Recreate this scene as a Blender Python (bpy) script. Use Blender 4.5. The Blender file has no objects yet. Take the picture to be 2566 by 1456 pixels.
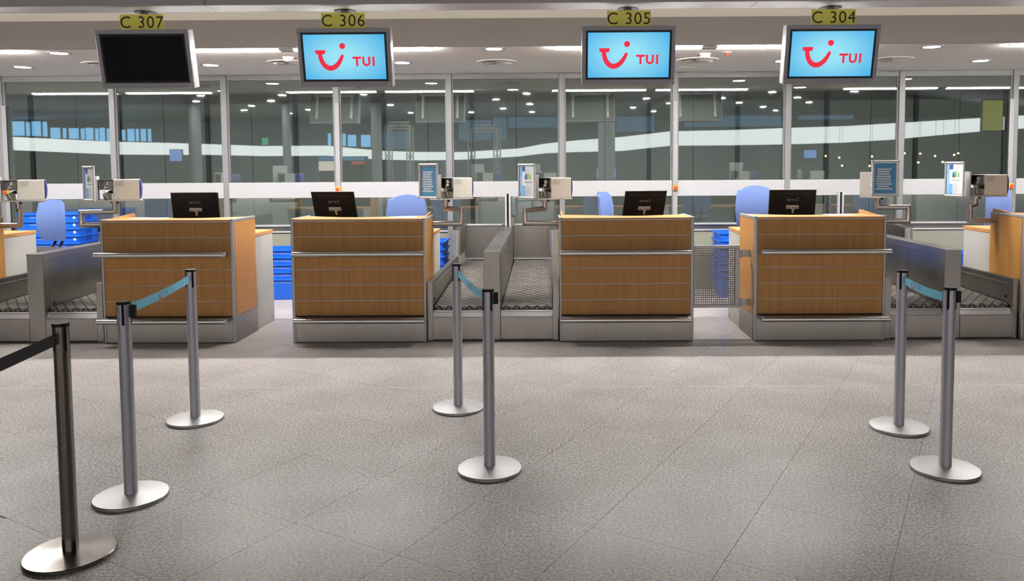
import bpy, bmesh, math, random
from mathutils import Vector, Matrix
random.seed(7)
S = bpy.context.scene
COL = S.collection
PI = math.pi

# ------------------------------------------------------------------ camera
F, CX, CY, HC = 1946.36, 1358.54, 536.27, 1.666
_p, _y, _r = (math.radians(a) for a in (3.589, 0.407, 0.328))
FWD = Vector((-math.sin(_y)*math.cos(_p), math.cos(_y)*math.cos(_p), -math.sin(_p)))
_rt = Vector((math.cos(_y), math.sin(_y), 0)); _dn = FWD.cross(_rt)
RT = math.cos(_r)*_rt + math.sin(_r)*_dn
DN = -math.sin(_r)*_rt + math.cos(_r)*_dn
cam = bpy.data.cameras.new('camera'); camo = bpy.data.objects.new('camera', cam); COL.objects.link(camo)
cam.sensor_width = 36; cam.lens = F/2566*36; cam.clip_start = .05; cam.clip_end = 300
cam.shift_x = (1283-CX)/2566; cam.shift_y = (CY-728)/2566
M = Matrix((RT, -DN, -FWD)).transposed().to_4x4(); M.translation = (0, 0, HC)
camo.matrix_world = M
S.camera = camo

def ray(u, v): return FWD + RT*((u-CX)/F) + DN*((v-CY)/F)
def at(u, v, Y):                      # photo pixel on the upright plane at depth Y
    d = ray(u, v); t = Y/d.y; return Vector((d.x*t, Y, HC+d.z*t))
def fl(u, v, z=0.0):                  # photo pixel on the level plane at height z
    d = ray(u, v); t = (z-HC)/d.z; return Vector((d.x*t, d.y*t, z))

# ------------------------------------------------------------------ world and exposure
W = bpy.data.worlds.new('world'); S.world = W; W.use_nodes = True
W.node_tree.nodes['Background'].inputs[0].default_value = (.55, .58, .62, 1)
W.node_tree.nodes['Background'].inputs[1].default_value = .10
S.view_settings.view_transform = 'Standard'; S.view_settings.look = 'None'
S.view_settings.exposure = 0.0; S.view_settings.gamma = 1.0; S.view_settings.use_curve_mapping = False
S.cycles.use_denoising = True
S.cycles.max_bounces = 6; S.cycles.adaptive_threshold = .04; S.cycles.transparent_max_bounces = 12
S.cycles.sample_clamp_indirect = 6.0
STRIP_L = 235.0        # counter light strips
DOWN_L = 150.0         # ceiling downlights
COVE_L = 8.0         # cove behind the beam
HALL_L = 440.0         # lamps under the hall roof

# ------------------------------------------------------------------ materials
def mat(name, col=(.5, .5, .5), rough=.5, metal=0.0, spec=.5, emit=None, es=1.0):
    m = bpy.data.materials.new(name); m.use_nodes = True
    b = m.node_tree.nodes['Principled BSDF']
    b.inputs['Base Color'].default_value = (*col, 1); b.inputs['Roughness'].default_value = rough
    b.inputs['Metallic'].default_value = metal; b.inputs['Specular IOR Level'].default_value = spec
    if emit:
        b.inputs['Emission Color'].default_value = (*emit, 1); b.inputs['Emission Strength'].default_value = es
    return m
def noise_mix(m, c1, c2, scale=(1, 1, 1), nscale=5, detail=4, lo=.35, hi=.65, rough=None, bump=0, coord='Position', dist=.01):
    nt = m.node_tree; N = nt.nodes; L = nt.links; b = N['Principled BSDF']
    if coord == 'Position':
        g = N.new('ShaderNodeNewGeometry'); out = g.outputs['Position']
    else:
        g = N.new('ShaderNodeTexCoord'); out = g.outputs[coord]
    mp = N.new('ShaderNodeMapping'); mp.inputs['Scale'].default_value = scale; L.new(out, mp.inputs['Vector'])
    n = N.new('ShaderNodeTexNoise'); n.inputs['Scale'].default_value = nscale; n.inputs['Detail'].default_value = detail
    L.new(mp.outputs[0], n.inputs['Vector'])
    r = N.new('ShaderNodeValToRGB'); r.color_ramp.elements[0].position = lo; r.color_ramp.elements[1].position = hi
    r.color_ramp.elements[0].color = (*c1, 1); r.color_ramp.elements[1].color = (*c2, 1)
    L.new(n.outputs['Fac'], r.inputs[0]); L.new(r.outputs[0], b.inputs['Base Color'])
    if rough:
        mr = N.new('ShaderNodeMapRange'); mr.inputs['To Min'].default_value = rough[0]; mr.inputs['To Max'].default_value = rough[1]
        L.new(n.outputs['Fac'], mr.inputs[0]); L.new(mr.outputs[0], b.inputs['Roughness'])
    if bump:
        bp = N.new('ShaderNodeBump'); bp.inputs['Strength'].default_value = bump; bp.inputs['Distance'].default_value = dist
        L.new(n.outputs['Fac'], bp.inputs['Height']); L.new(bp.outputs[0], b.inputs['Normal'])
    return m, n, r
def mk(name, c1, c2, scale, nscale, rough=.5, metal=0.0, spec=.5, **k):
    m = mat(name, c1, rough, metal, spec); noise_mix(m, c1, c2, scale, nscale, **k); return m

WOOD = mk('beech_veneer', (.385, .178, .042), (.46, .228, .062), (13, 13, .8), 2.2, rough=.42, spec=.4, detail=6, lo=.3, hi=.7)
WOODL = mk('beech_top', (.46, .21, .075), (.55, .28, .11), (.9, 14, 14), 2.0, rough=.35, spec=.45, detail=6)
STEEL = mk('brushed_steel', (.325, .302, .288), (.365, .340, .325), (9, 9, 1.5), 3.0, metal=1.0, rough=.36, detail=5, lo=.2, hi=.8)
STEELD = mk('worn_steel', (.27, .255, .24), (.37, .35, .325), (1.6, 1.6, 1.6), 2.5, metal=1.0, rough=.33, detail=6, lo=.25, hi=.8)
RAIL = mat('polished_tube', (.62, .60, .59), .33, .9)
PIPE = mat('arm_tube_steel', (.50, .46, .43), .30, 1.0)
ALU = mat('anodised_aluminium', (.40, .40, .42), .4, .55)
ALUL = mat('light_aluminium', (.62, .62, .64), .35, .5)
MULL = mat('mullion_paint', (.21, .21, .215), .45, .1)
MULLC = mat('conduit_cover', (.30, .30, .31), .45, .1)
TRANS = mat('transom_paint', (.40, .40, .41), .5)
WHITE = mat('white_laminate', (.44, .43, .41), .45)
CREAM = mat('cream_housing', (.74, .70, .61), .5)
CREAMD = mat('vent_slot_grey', (.30, .28, .25), .6)
BLUEEND = mat('printer_blue', (.03, .035, .20), .4)
CEIL = mk('ceiling_paint', (.86, .83, .77), (.88, .85, .79), (1, 1, 1), 1.5, rough=.8)
BULK = mat('bulkhead_paint', (.30, .285, .28), .8)
BEAMM = mat('beam_paint', (.50, .49, .51), .6)
BLACK = mat('black_plastic', (.009, .009, .0095), .5, 0, .2)
BLACKM = mat('black_matt', (.02, .02, .02), .7)
RUB = mat('black_rubber', (.03, .028, .026), .6)
BLUE = mat('blue_tub_plastic', (.008, .12, .66), .38)
BLUED = mat('blue_tub_shadow_plastic', (.003, .05, .40), .45)
TUBTXT = mat('tub_print', (.30, .38, .62), .6)
WPRINT = mat('white_print', (.80, .80, .80), .6)
FABRIC = mk('blue_fabric', (.085, .142, .34), (.11, .172, .40), (1, 1, 1), 260, rough=.9, bump=.25, dist=.002)
SEATF = mk('black_fabric', (.018, .018, .02), (.035, .035, .04), (1, 1, 1), 220, rough=.9)
SATIN = mat('satin_aluminium_post', (.46, .46, .52), .38, .6)
BASEM = mat('satin_base', (.40, .40, .40), .42, .8)
CHROME = mk('polished_post_steel', (.21, .193, .178), (.26, .24, .22), (40, 40, 1), 3, metal=1.0, rough=.24)
TAPE = mk('blue_tape', (.15, .47, .64), (.17, .51, .68), (1, 1, 1), 90, rough=.75)
REDP = mat('red_print', (.55, .03, .07), .6)
NAVYP = mat('navy_print', (.03, .06, .16), .6)
BTAPE = mat('black_tape', (.012, .012, .014), .8)
YEL = mat('yellow_sign', (.93, .86, .15), .5)
INK = mat('dark_ink', (.035, .03, .022), .6)
TVH = mat('display_housing', (.36, .36, .40), .45)
SCROFF = mat('dark_screen', (.006, .006, .007), .5, 0, .15)
BEZ = mat('display_bezel', (.006, .008, .014), .3)
YBTN = mat('yellow_button_box', (.75, .42, .02), .4)
RBTN = mat('red_button', (.75, .06, .02), .35)
PAPER = mat('paper', (.72, .74, .70), .7)
PBLUE = mat('poster_blue', (.06, .27, .52), .5)
PBLUE2 = mat('poster_mid_blue', (.16, .38, .66), .5)
PNAVY = mat('poster_navy', (.03, .07, .24), .5)
PWHITE = mat('poster_white', (.66, .68, .72), .5)
PGREY = mat('poster_grey_text', (.35, .37, .40), .6)
PGREEN = mat('poster_green', (.25, .50, .12), .6)
PTEAL = mat('poster_teal', (.08, .32, .36), .6)
PORANGE = mat('poster_orange', (.65, .28, .10), .6)
PYEL = mat('poster_yellow', (.70, .62, .12), .6)
STICK = mat('sticker', (.55, .54, .50), .6)
LOGOG = mat('monitor_logo_print', (.30, .30, .30), .5)
REAR = mk('rear_panel_grey', (.37, .392, .375), (.41, .432, .415), (1, 1, .4), 1.2, rough=.55)
REARBAR = mat('rear_bar_dark', (.07, .075, .07), .5)
WIRE = mat('cable_sleeve', (.45, .42, .36), .5)
DARKMET = mat('dark_sheet_metal', (.16, .155, .15), .3, 1.0)

def emis(name, col, s):
    m = bpy.data.materials.new(name); m.use_nodes = True; nt = m.node_tree
    nt.nodes.remove(nt.nodes['Principled BSDF']); e = nt.nodes.new('ShaderNodeEmission')
    e.inputs[0].default_value = (*col, 1); e.inputs[1].default_value = s
    nt.links.new(e.outputs[0], nt.nodes['Material Output'].inputs[0]); return m
STRIPM = emis('strip_diffuser', (1, .965, .92), STRIP_L)
DOWNM = emis('downlight_lens', (1, .95, .97), DOWN_L)
HALLM = emis('hall_lamp_lens', (1, .94, .87), HALL_L)
LOGOR = emis('screen_red', (.95, .035, .075), .95)
PARAM = emis('parapet_glow', (.95, .95, .93), 2.6)  # light falling on the white parapet, put in as its own glow
DUSK = emis('dusk_window', (.22, .52, .85), 2.6)
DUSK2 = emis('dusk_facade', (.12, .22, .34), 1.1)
SCRB = emis('blue_info_screen', (.25, .45, .95), 1.5)
EXITG = emis('exit_green', (.10, .70, .30), 1.2)
BULB = emis('warm_bulb', (1, .55, .22), 30)
SHOPL = emis('shop_front_light', (1, .86, .74), 1.6)
SHOPR = emis('shop_front_red', (.85, .12, .06), 1.0)
SHOPB = emis('shop_front_blue', (.16, .42, .72), .9)
YPOST = emis('yellow_emissive_board', (.62, .58, .10), .8)  # poster face emits an even yellow
VIOL = emis('violet_tube', (.30, .30, 1.0), 2.2)

for _m in (LOGOR, SCRB, EXITG, BULB, SHOPL, SHOPR, SHOPB, YPOST, VIOL, DUSK, DUSK2): _m.cycles.emission_sampling = 'NONE'   # too faint to light the room
def screen_mat():                     # display content: cyan, paler towards the middle
    m = bpy.data.materials.new('screen_cyan'); m.use_nodes = True; nt = m.node_tree; N = nt.nodes; L = nt.links
    N.remove(N['Principled BSDF']); tc = N.new('ShaderNodeTexCoord')
    mp = N.new('ShaderNodeMapping'); mp.inputs['Location'].default_value = (.03, 0, -.01); mp.inputs['Scale'].default_value = (1.9, 1, 3.1); L.new(tc.outputs['Object'], mp.inputs[0])
    g = N.new('ShaderNodeTexGradient'); g.gradient_type = 'SPHERICAL'; L.new(mp.outputs[0], g.inputs[0])
    r = N.new('ShaderNodeValToRGB'); r.color_ramp.elements[0].color = (.045, .42, .80, 1); r.color_ramp.elements[1].color = (.33, .78, .93, 1)
    r.color_ramp.elements[1].position = .8
    L.new(g.outputs[0], r.inputs[0]); e = N.new('ShaderNodeEmission'); e.inputs[1].default_value = 1.0; L.new(r.outputs[0], e.inputs[0])
    L.new(e.outputs[0], N['Material Output'].inputs[0]); return m
SCR = screen_mat()

def granite():
    m = mat('speckled_granite', (.3, .28, .27), .34, 0, .22); nt = m.node_tree; N = nt.nodes; L = nt.links; b = N['Principled BSDF']
    g = N.new('ShaderNodeNewGeometry')
    n1 = N.new('ShaderNodeTexNoise'); n1.inputs['Scale'].default_value = 75; n1.inputs['Detail'].default_value = 3; n1.inputs['Roughness'].default_value = .7
    n2 = N.new('ShaderNodeTexNoise'); n2.inputs['Scale'].default_value = 2.2; n2.inputs['Detail'].default_value = 3
    L.new(g.outputs['Position'], n1.inputs['Vector']); L.new(g.outputs['Position'], n2.inputs['Vector'])
    r = N.new('ShaderNodeValToRGB'); e = r.color_ramp.elements
    e[0].position = .33; e[0].color = (.125, .112, .106, 1); e[1].position = .68; e[1].color = (.60, .582, .566, 1)
    k = e.new(.5); k.color = (.335, .309, .297, 1)
    L.new(n1.outputs['Fac'], r.inputs[0])
    mx = N.new('ShaderNodeMix'); mx.data_type = 'RGBA'; mx.blend_type = 'MULTIPLY'; mx.inputs[0].default_value = 1
    r2 = N.new('ShaderNodeValToRGB'); r2.color_ramp.elements[0].position = .3; r2.color_ramp.elements[1].position = .7
    r2.color_ramp.elements[0].color = (.84, .82, .80, 1); r2.color_ramp.elements[1].color = (1.05, 1.05, 1.05, 1)
    L.new(n2.outputs['Fac'], r2.inputs[0]); L.new(r.outputs[0], mx.inputs[6]); L.new(r2.outputs[0], mx.inputs[7]); L.new(mx.outputs[2], b.inputs['Base Color'])
    mr = N.new('ShaderNodeMapRange'); mr.inputs['To Min'].default_value = .30; mr.inputs['To Max'].default_value = .50
    L.new(n1.outputs['Fac'], mr.inputs[0]); L.new(mr.outputs[0], b.inputs['Roughness'])
    return m
GRAN = granite()

def belt_mat():                       # ribbed rubber with a net of raised seams
    m = mat('net_pattern_belt', (.2, .19, .17), .55); nt = m.node_tree; N = nt.nodes; L = nt.links; b = N['Principled BSDF']
    tc = N.new('ShaderNodeTexCoord'); sp = N.new('ShaderNodeSeparateXYZ'); L.new(tc.outputs['Object'], sp.inputs[0])
    def mth(op, a, c=None):
        n = N.new('ShaderNodeMath'); n.operation = op
        for i, v in enumerate((a, c)):
            if v is None: continue
            if isinstance(v, (int, float)): n.inputs[i].default_value = v
            else: L.new(v, n.inputs[i])
        return n.outputs[0]
    a = mth('MULTIPLY', sp.outputs['X'], 1/.098); c = mth('MULTIPLY', mth('ADD', sp.outputs['Y'], sp.outputs['Z']), 1/.135)
    def lines(e): 
        f = mth('FRACT', e); d = mth('ABSOLUTE', mth('SUBTRACT', f, .5)); return mth('GREATER_THAN', d, .41)
    l = mth('MAXIMUM', lines(mth('ADD', a, c)), lines(mth('SUBTRACT', a, c)))
    no = N.new('ShaderNodeTexNoise'); no.inputs['Scale'].default_value = 9; L.new(tc.outputs['Object'], no.inputs[0])
    r0 = N.new('ShaderNodeValToRGB'); r0.color_ramp.elements[0].color = (.14, .128, .112, 1); r0.color_ramp.elements[1].color = (.24, .222, .197, 1)
    r0.color_ramp.elements[0].position = .35; r0.color_ramp.elements[1].position = .65; L.new(no.outputs['Fac'], r0.inputs[0])
    mx = N.new('ShaderNodeMix'); mx.data_type = 'RGBA'; L.new(l, mx.inputs[0]); L.new(r0.outputs[0], mx.inputs[6]); mx.inputs[7].default_value = (.018, .017, .016, 1)
    L.new(mx.outputs[2], b.inputs['Base Color'])
    bp = N.new('ShaderNodeBump'); bp.inputs['Strength'].default_value = .5; bp.inputs['Distance'].default_value = .004; bp.invert = True
    L.new(l, bp.inputs['Height']); L.new(bp.outputs[0], b.inputs['Normal'])
    return m
BELT = belt_mat()

def glass_mat():                      # sheet glass: clear body, mirror-like skin that grows with the angle
    m = bpy.data.materials.new('window_glass'); m.use_nodes = True; nt = m.node_tree; N = nt.nodes; L = nt.links
    N.remove(N['Principled BSDF'])
    t = N.new('ShaderNodeBsdfTransparent'); t.inputs[0].default_value = (.95, .98, .97, 1)
    g = N.new('ShaderNodeBsdfGlossy'); g.inputs['Color'].default_value = (.86, .93, .93, 1); g.inputs['Roughness'].default_value = .012
    f = N.new('ShaderNodeLayerWeight'); f.inputs['Blend'].default_value = .35
    mr = N.new('ShaderNodeMapRange'); mr.inputs['To Min'].default_value = .17; mr.inputs['To Max'].default_value = .9; L.new(f.outputs['Fresnel'], mr.inputs[0])
    mr.inputs['From Min'].default_value = .04
    x = N.new('ShaderNodeMixShader'); L.new(mr.outputs[0], x.inputs[0]); L.new(t.outputs[0], x.inputs[1]); L.new(g.outputs[0], x.inputs[2])
    L.new(x.outputs[0], N['Material Output'].inputs[0]); return m
GLASS = glass_mat()

# ------------------------------------------------------------------ mesh helpers
class MB:
    def __init__(s): s.v = []; s.f = []; s.m = []
    def add(s, vs, fs):
        o = len(s.v); s.v += [tuple(v) for v in vs]; s.f += [[i+o for i in f] for f in fs]; return s
    def box(s, x0, x1, y0, y1, z0, z1):
        if x0 > x1: x0, x1 = x1, x0
        return s.add([(x0, y0, z0), (x1, y0, z0), (x1, y1, z0), (x0, y1, z0), (x0, y0, z1), (x1, y0, z1), (x1, y1, z1), (x0, y1, z1)],
                     [(0, 3, 2, 1), (4, 5, 6, 7), (0, 1, 5, 4), (1, 2, 6, 5), (2, 3, 7, 6), (3, 0, 4, 7)])
    def cyl(s, a, b, r, n=20, r2=None, cap=True):
        a = Vector(a); b = Vector(b); d = (b-a).normalized(); r2 = r if r2 is None else r2
        u = d.orthogonal().normalized(); w = d.cross(u)
        vs = []
        for k in range(n):
            c, q = math.cos(2*PI*k/n), math.sin(2*PI*k/n)
            vs.append(a+(u*c+w*q)*r); vs.append(b+(u*c+w*q)*r2)
        fs = [(2*k, 2*((k+1) % n), 2*((k+1) % n)+1, 2*k+1) for k in range(n)]
        if cap: fs += [tuple(2*k for k in range(n))[::-1], tuple(2*k+1 for k in range(n))]
        return s.add(vs, fs)
    def tube(s, pts, r, n=16):        # mitred pipe
        pts = [Vector(p) for p in pts]; rings = []
        d0 = (pts[1]-pts[0]).normalized(); u = d0.orthogonal().normalized()
        for i, p in enumerate(pts):
            din = (pts[i]-pts[i-1]).normalized() if i else None
            dout = (pts[i+1]-pts[i]).normalized() if i < len(pts)-1 else None
            if din is None: nrm = dout; d = dout
            elif dout is None: nrm = din; d = din
            else: nrm = (din+dout).normalized(); d = din
            if i: u = (u - din*u.dot(din)).normalized()
            w = d.cross(u); ring = []
            for k in range(n):
                q = u*math.cos(2*PI*k/n)*r + w*math.sin(2*PI*k/n)*r
                t = -q.dot(nrm)/d.dot(nrm); ring.append(p+q+d*t)
            rings.append(ring)
            if dout is not None and din is not None:
                ax = din.cross(dout)
                if ax.length > 1e-6: u = Matrix.Rotation(din.angle(dout), 3, ax.normalized()) @ u
        vs = [v for r_ in rings for v in r_]; fs = []
        for i in range(len(rings)-1):
            for k in range(n):
                k2 = (k+1) % n; fs.append((i*n+k, i*n+k2, (i+1)*n+k2, (i+1)*n+k))
        fs += [tuple(range(n))[::-1], tuple((len(rings)-1)*n+k for k in range(n))]
        return s.add(vs, fs)
    def prism(s, poly, axis, a, b):   # polygon extruded along an axis; poly in the two other axes
        def P(p, t):
            if axis == 'x': return (t, p[0], p[1])
            if axis == 'y': return (p[0], t, p[1])
            return (p[0], p[1], t)
        n = len(poly); vs = [P(p, a) for p in poly]+[P(p, b) for p in poly]
        fs = [(k, (k+1) % n, (k+1) % n+n, k+n) for k in range(n)] + [tuple(range(n))[::-1], tuple(range(n, 2*n))]
        return s.add(vs, fs)
    def lathe(s, prof, n=40, c=(0, 0)):
        vs = []; fs = []
        for r, z in prof:
            for k in range(n): vs.append((c[0]+r*math.cos(2*PI*k/n), c[1]+r*math.sin(2*PI*k/n), z))
        for i in range(len(prof)-1):
            for k in range(n):
                k2 = (k+1) % n; fs.append((i*n+k, i*n+k2, (i+1)*n+k2, (i+1)*n+k))
        fs += [tuple(range(n))[::-1], tuple((len(prof)-1)*n+k for k in range(n))]
        return s.add(vs, fs)
    def sheet(s, g):                  # grid of rows of points
        n = len(g[0]); vs = [p for r in g for p in r]
        fs = [(i*n+j, i*n+j+1, (i+1)*n+j+1, (i+1)*n+j) for i in range(len(g)-1) for j in range(n-1)]
        return s.add(vs, fs)
    def mesh(s, name, mt, bevel=0, smooth=False, seg=1, norm=True):
        me = bpy.data.meshes.new(name); bm = bmesh.new()
        vs = [bm.verts.new(v) for v in s.v]
        for f in s.f:
            try: bm.faces.new([vs[i] for i in f])
            except ValueError: pass
        if norm: bmesh.ops.recalc_face_normals(bm, faces=bm.faces)
        if bevel:
            ed = [e for e in bm.edges if len(e.link_faces) == 2 and e.calc_face_angle(0) > .6]
            bmesh.ops.bevel(bm, geom=ed, offset=bevel, segments=seg, profile=.6, affect='EDGES', clamp_overlap=True)
        bm.to_mesh(me); bm.free(); me.materials.append(mt)
        if smooth:
            for p in me.polygons: p.use_smooth = True
            me.set_sharp_from_angle(angle=math.radians(32))
        return me
    def build(s, name, mt, parent=None, bevel=0, smooth=False, seg=1, norm=True):
        o = bpy.data.objects.new(name, s.mesh(name, mt, bevel, smooth, seg, norm)); COL.objects.link(o)
        if parent: o.parent = parent
        return o
def tag(o, label, cat, group=None):
    o['label'] = label; o['category'] = cat
    if group: o['group'] = group
    return o
def thing(name, loc, label, cat, group=None, rz=0.0):
    o = bpy.data.objects.new(name, None); COL.objects.link(o); o.location = loc; o.rotation_euler = (0, 0, rz); o.empty_display_size = .1
    return tag(o, label, cat, group)
def struct(o): o['kind'] = 'structure'; return o
def sroot(name, loc=(0, 0, 0)):
    o = bpy.data.objects.new(name, None); COL.objects.link(o); o.location = loc; return struct(o)
def copy_tree(o, loc=None, parent=None):
    c = o.copy(); COL.objects.link(c); c.parent = parent
    if loc is not None: c.location = loc
    for ch in list(o.children): copy_tree(ch, None, c)
    return c
def link_copy(me, name, loc, parent, rz=0):
    o = bpy.data.objects.new(name, me); COL.objects.link(o); o.location = loc; o.rotation_euler[2] = rz; o.parent = parent; return o

def text_mb(txt, size, place, align='CENTER', ext=0.0006, res=2, xs=1.0, shear=0, spacing=1.0):
    """flat lettering; place(u, v, w) maps letter space to local space"""
    cu = bpy.data.curves.new('t', 'FONT'); cu.body = txt; cu.size = size; cu.align_x = align; cu.align_y = 'CENTER'
    cu.resolution_u = res; cu.shear = shear; cu.space_character = spacing
    ob = bpy.data.objects.new('t', cu); COL.objects.link(ob)
    dg = bpy.context.evaluated_depsgraph_get(); me = bpy.data.meshes.new_from_object(ob.evaluated_get(dg))
    m = MB(); m.add([place(v.co.x*xs, v.co.y, ext) for v in me.vertices], [list(p.vertices) for p in me.polygons])
    bpy.data.objects.remove(ob); bpy.data.curves.remove(cu); bpy.data.meshes.remove(me)
    return m
def letters(m):                       # one mesh builder for each character of a line of lettering
    import collections
    par = list(range(len(m.v)))
    def root(i):
        while par[i] != i: par[i] = par[par[i]]; i = par[i]
        return i
    for f in m.f:
        for i in f[1:]: par[root(i)] = root(f[0])
    key = {}
    for i, v in enumerate(m.v): key.setdefault((round(v[0], 6), round(v[2], 6)), []).append(i)
    for l in key.values():
        for i in l[1:]: par[root(i)] = root(l[0])
    g = collections.defaultdict(list)
    for f in m.f: g[root(f[0])].append(f)
    out = []
    for fs in g.values():
        ids = sorted({i for f in fs for i in f}); mp = {a: b for b, a in enumerate(ids)}; n = MB()
        n.v = [m.v[i] for i in ids]; n.f = [[mp[i] for i in f] for f in fs]; out.append(n)
    return out
def poly_mb(pts, place, ext=0.0006):
    m = MB(); m.add([place(u, v, ext) for u, v in pts], [list(range(len(pts)))]); return m
def ribbon(m, cl, wd, place, ext=.0006):   # flat ribbon along a centre line with varying width
    g = []
    for i, (u, v) in enumerate(cl):
        a = cl[max(0, i-1)]; b = cl[min(len(cl)-1, i+1)]; dx, dy = b[0]-a[0], b[1]-a[1]; L = math.hypot(dx, dy)
        nx, ny = -dy/L, dx/L; w = wd[i]/2
        g.append([place(u+nx*w, v+ny*w, ext), place(u-nx*w, v-ny*w, ext)])
    return m.sheet(g)
def smile(place, s=1.0, ext=.0006):    # the red travel emblem: bar, swung bowl and dot; returns a mesh builder
    m = MB(); pts = [(-.140, .062), (-.142, .046), (-.134, .030), (-.120, .026), (-.062, .026), (-.050, .032), (-.046, .046), (-.048, .062)]
    m.add([place(u*s, v*s, ext) for u, v in pts], [list(range(len(pts)))])
    key = ((-.098, .030, .040), (-.092, -.010, .040), (-.078, -.050, .042), (-.052, -.083, .044), (-.016, -.100, .046), (.022, -.094, .045), (.058, -.068, .041), (.086, -.030, .035), (.104, .004, .028), (.112, .024, .016))
    cl = []; wd = []
    for i in range(len(key)-1):
        p0, p1, p2, p3 = key[max(0, i-1)], key[i], key[i+1], key[min(len(key)-1, i+2)]
        for q in range(4):
            t = q/4; c = [.5*((2*p1[k])+(-p0[k]+p2[k])*t+(2*p0[k]-5*p1[k]+4*p2[k]-p3[k])*t*t+(-p0[k]+3*p1[k]-3*p2[k]+p3[k])*t**3) for k in range(3)]
            cl.append((c[0]*s, c[1]*s)); wd.append(c[2]*s)
    ribbon(m, cl, wd, place, ext)
    m.add([place((.112+.027*math.cos(2*PI*k/24))*s, (.098+.027*math.sin(2*PI*k/24))*s, ext) for k in range(24)], [list(range(24))])
    return m

# ------------------------------------------------------------------ setting: floor
YC = 7.262            # counter fronts
YV = 7.315            # conveyor fronts
YG = 10.42            # window wall
ZC = at(1283, 184, YG).z            # ceiling over the counters
floor = struct(MB().box(-64, 64, -66, 16, -.03, -.004).build('floor', GRAN))
TU, TV_ = .620, .638; ta = math.radians(-29.4)
ux, vx = Vector((math.cos(ta), math.sin(ta), 0)), Vector((-math.sin(ta), math.cos(ta), 0))
org = fl(1983, 1152.7)
def project(P):
    c = Vector(P)-Vector((0, 0, HC)); z = c.dot(FWD); return (CX+F*c.dot(RT)/z, CY+F*c.dot(DN)/z, z)
tm = MB().box(0, TU-.0018, 0, TV_-.0018, -.006, 0).mesh('tile', GRAN)
cells = []
for i in range(-22, 22):
    for j in range(-22, 22):
        c = org + ux*(i+.5)*TU + vx*(j+.5)*TV_
        if not (1.9 < c.y < 10.1): continue
        x, y, z = project(c)
        if -230 < x < 2800 and y < 1640: cells.append((c.length, i, j))
cells.sort()
for _, i, j in cells[:300]:
    link_copy(tm, 'tile', org + ux*i*TU + vx*j*TV_, floor, ta)
st = struct(MB().box(-6, 6, 5.755, 5.761, -.0005, .0008).build('trim_1', mat('inlay_metal', (.72, .69, .62), .3, .6)))

# ------------------------------------------------------------------ setting: window wall
PX = [(at(u, 330, YG).x) for u in (1408,)][0]
MX = [PX + 1.4995*k for k in range(-5, 6)]
zt0, zt1 = at(1283, 493, YG).z, at(1283, 454, YG).z
zs = .885
wb = sroot('wall_back', (0, YG, 0))
mme = MB().box(-.036, .036, -.05, .05, .0, ZC).mesh('mullion', MULL, bevel=.004)
for x in MX: link_copy(mme, 'mullion', (x, 0, 0), wb)
w0 = 1.4995-.072
for k, x in enumerate(MX[:-1]):
    xa, xb = x+.036, x+.036+w0
    win = sroot('window_%d' % (k+1), (0, YG, 0))
    MB().box(xa, xb, -.006, .006, zt1, ZC-.075).build('pane', GLASS, win)
    MB().box(xa, xb, -.006, .006, zs, zt0).build('pane', GLASS, win)
    f = MB()
    f.box(xa, xb, -.03, .03, ZC-.075, ZC); f.box(xa, xa+.018, -.02, .02, zt1, ZC-.075); f.box(xb-.018, xb, -.02, .02, zt1, ZC-.075)
    f.build('window_frame', MULL, win, bevel=.003)
    MB().box(xa, xb, -.045, .03, zt0, zt1).build('transom_panel', TRANS, win, bevel=.003)
    MB().box(xa, xb, -.05, .03, zs-.022, zs).build('window_sill', ALUL, win, bevel=.003)
    MB().box(xa, xb, -.02, .03, zs-.085, zs-.022).build('sill_channel', STEELD, win)
    MB().box(xa, xb, -.05, .03, zs-.105, zs-.085).build('window_sill', ALUL, win, bevel=.003)
    MB().box(xa, xb, -.03, .03, 0, zs-.105).build('base_panel', mat('base_panel_grey', (.30, .30, .235), .35, .2) if k == 0 else bpy.data.materials['base_panel_grey'], win)

# room behind the glass
YR = 13.25
wr = sroot('wall_rear', (0, YR, 0))
xr = at(1183, 330, YR).x
pm = MB().box(.005, .745, 0, .05, 0, 3.0).mesh('panel', REAR)
bmx = MB().box(-.032, .032, -.05, .02, 0, 3.0).mesh('panel_bar', REARBAR)
for k in range(-14, 14):
    link_copy(pm, 'panel', (xr+k*.75, 0, 0), wr)
    if k % 2 == 0: link_copy(bmx, 'panel_bar', (xr+k*.75, 0, 0), wr)
MB().box(-14, 14, .05, .12, 0, 3.1).build('backing', REARBAR, wr)
# low ledge with keyboards seen through the lower panes is the reflection of the desks; nothing built

# ------------------------------------------------------------------ setting: ceiling
YB = fl(1283, 116, ZC).y             # front edge of the white ceiling
ce = sroot('ceiling', (0, 0, ZC))
xj = (fl(0, 134.5, ZC).x+fl(249, 183, ZC).x)/2
xs_ = [-14, xj, xj+3*1.4995*2, xj+3*1.4995*4, 14]
for a, b in zip(xs_[:-1], xs_[1:]):
    MB().box(a+.004, b-.004, YB, YR, 0, .04).build('ceiling_panel', CEIL, ce)
MB().box(-14, 14, YB, YR, .04, .05).build('ceiling_backing', BLACKM, ce)
zb1 = at(1283, 46, YB).z
bk = struct(MB().box(-14, 14, YB-.02, YB-.001, ZC-.004, zb1).build('trim_2', BULK, bevel=.004))
struct(MB().box(-14, 14, YB-.001, YB+.10, zb1-.02, zb1+.30).build('trim_3', CEIL))
YTV = 7.18
zu = at(865, 26.5, YTV+.03).z
ybf, ybr = fl(1283, 8, zu).y, fl(1283, 25, zu).y
bm_ = sroot('trim_4', (0, 0, 0))
for a, b in ((-14, -3.02), (-3.02, 1.86), (1.86, 14)):
    MB().box(a+.003, b-.003, ybf, ybr, zu, zu+1.2).build('beam_panel', BEAMM, bm_, bevel=.004)
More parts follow.
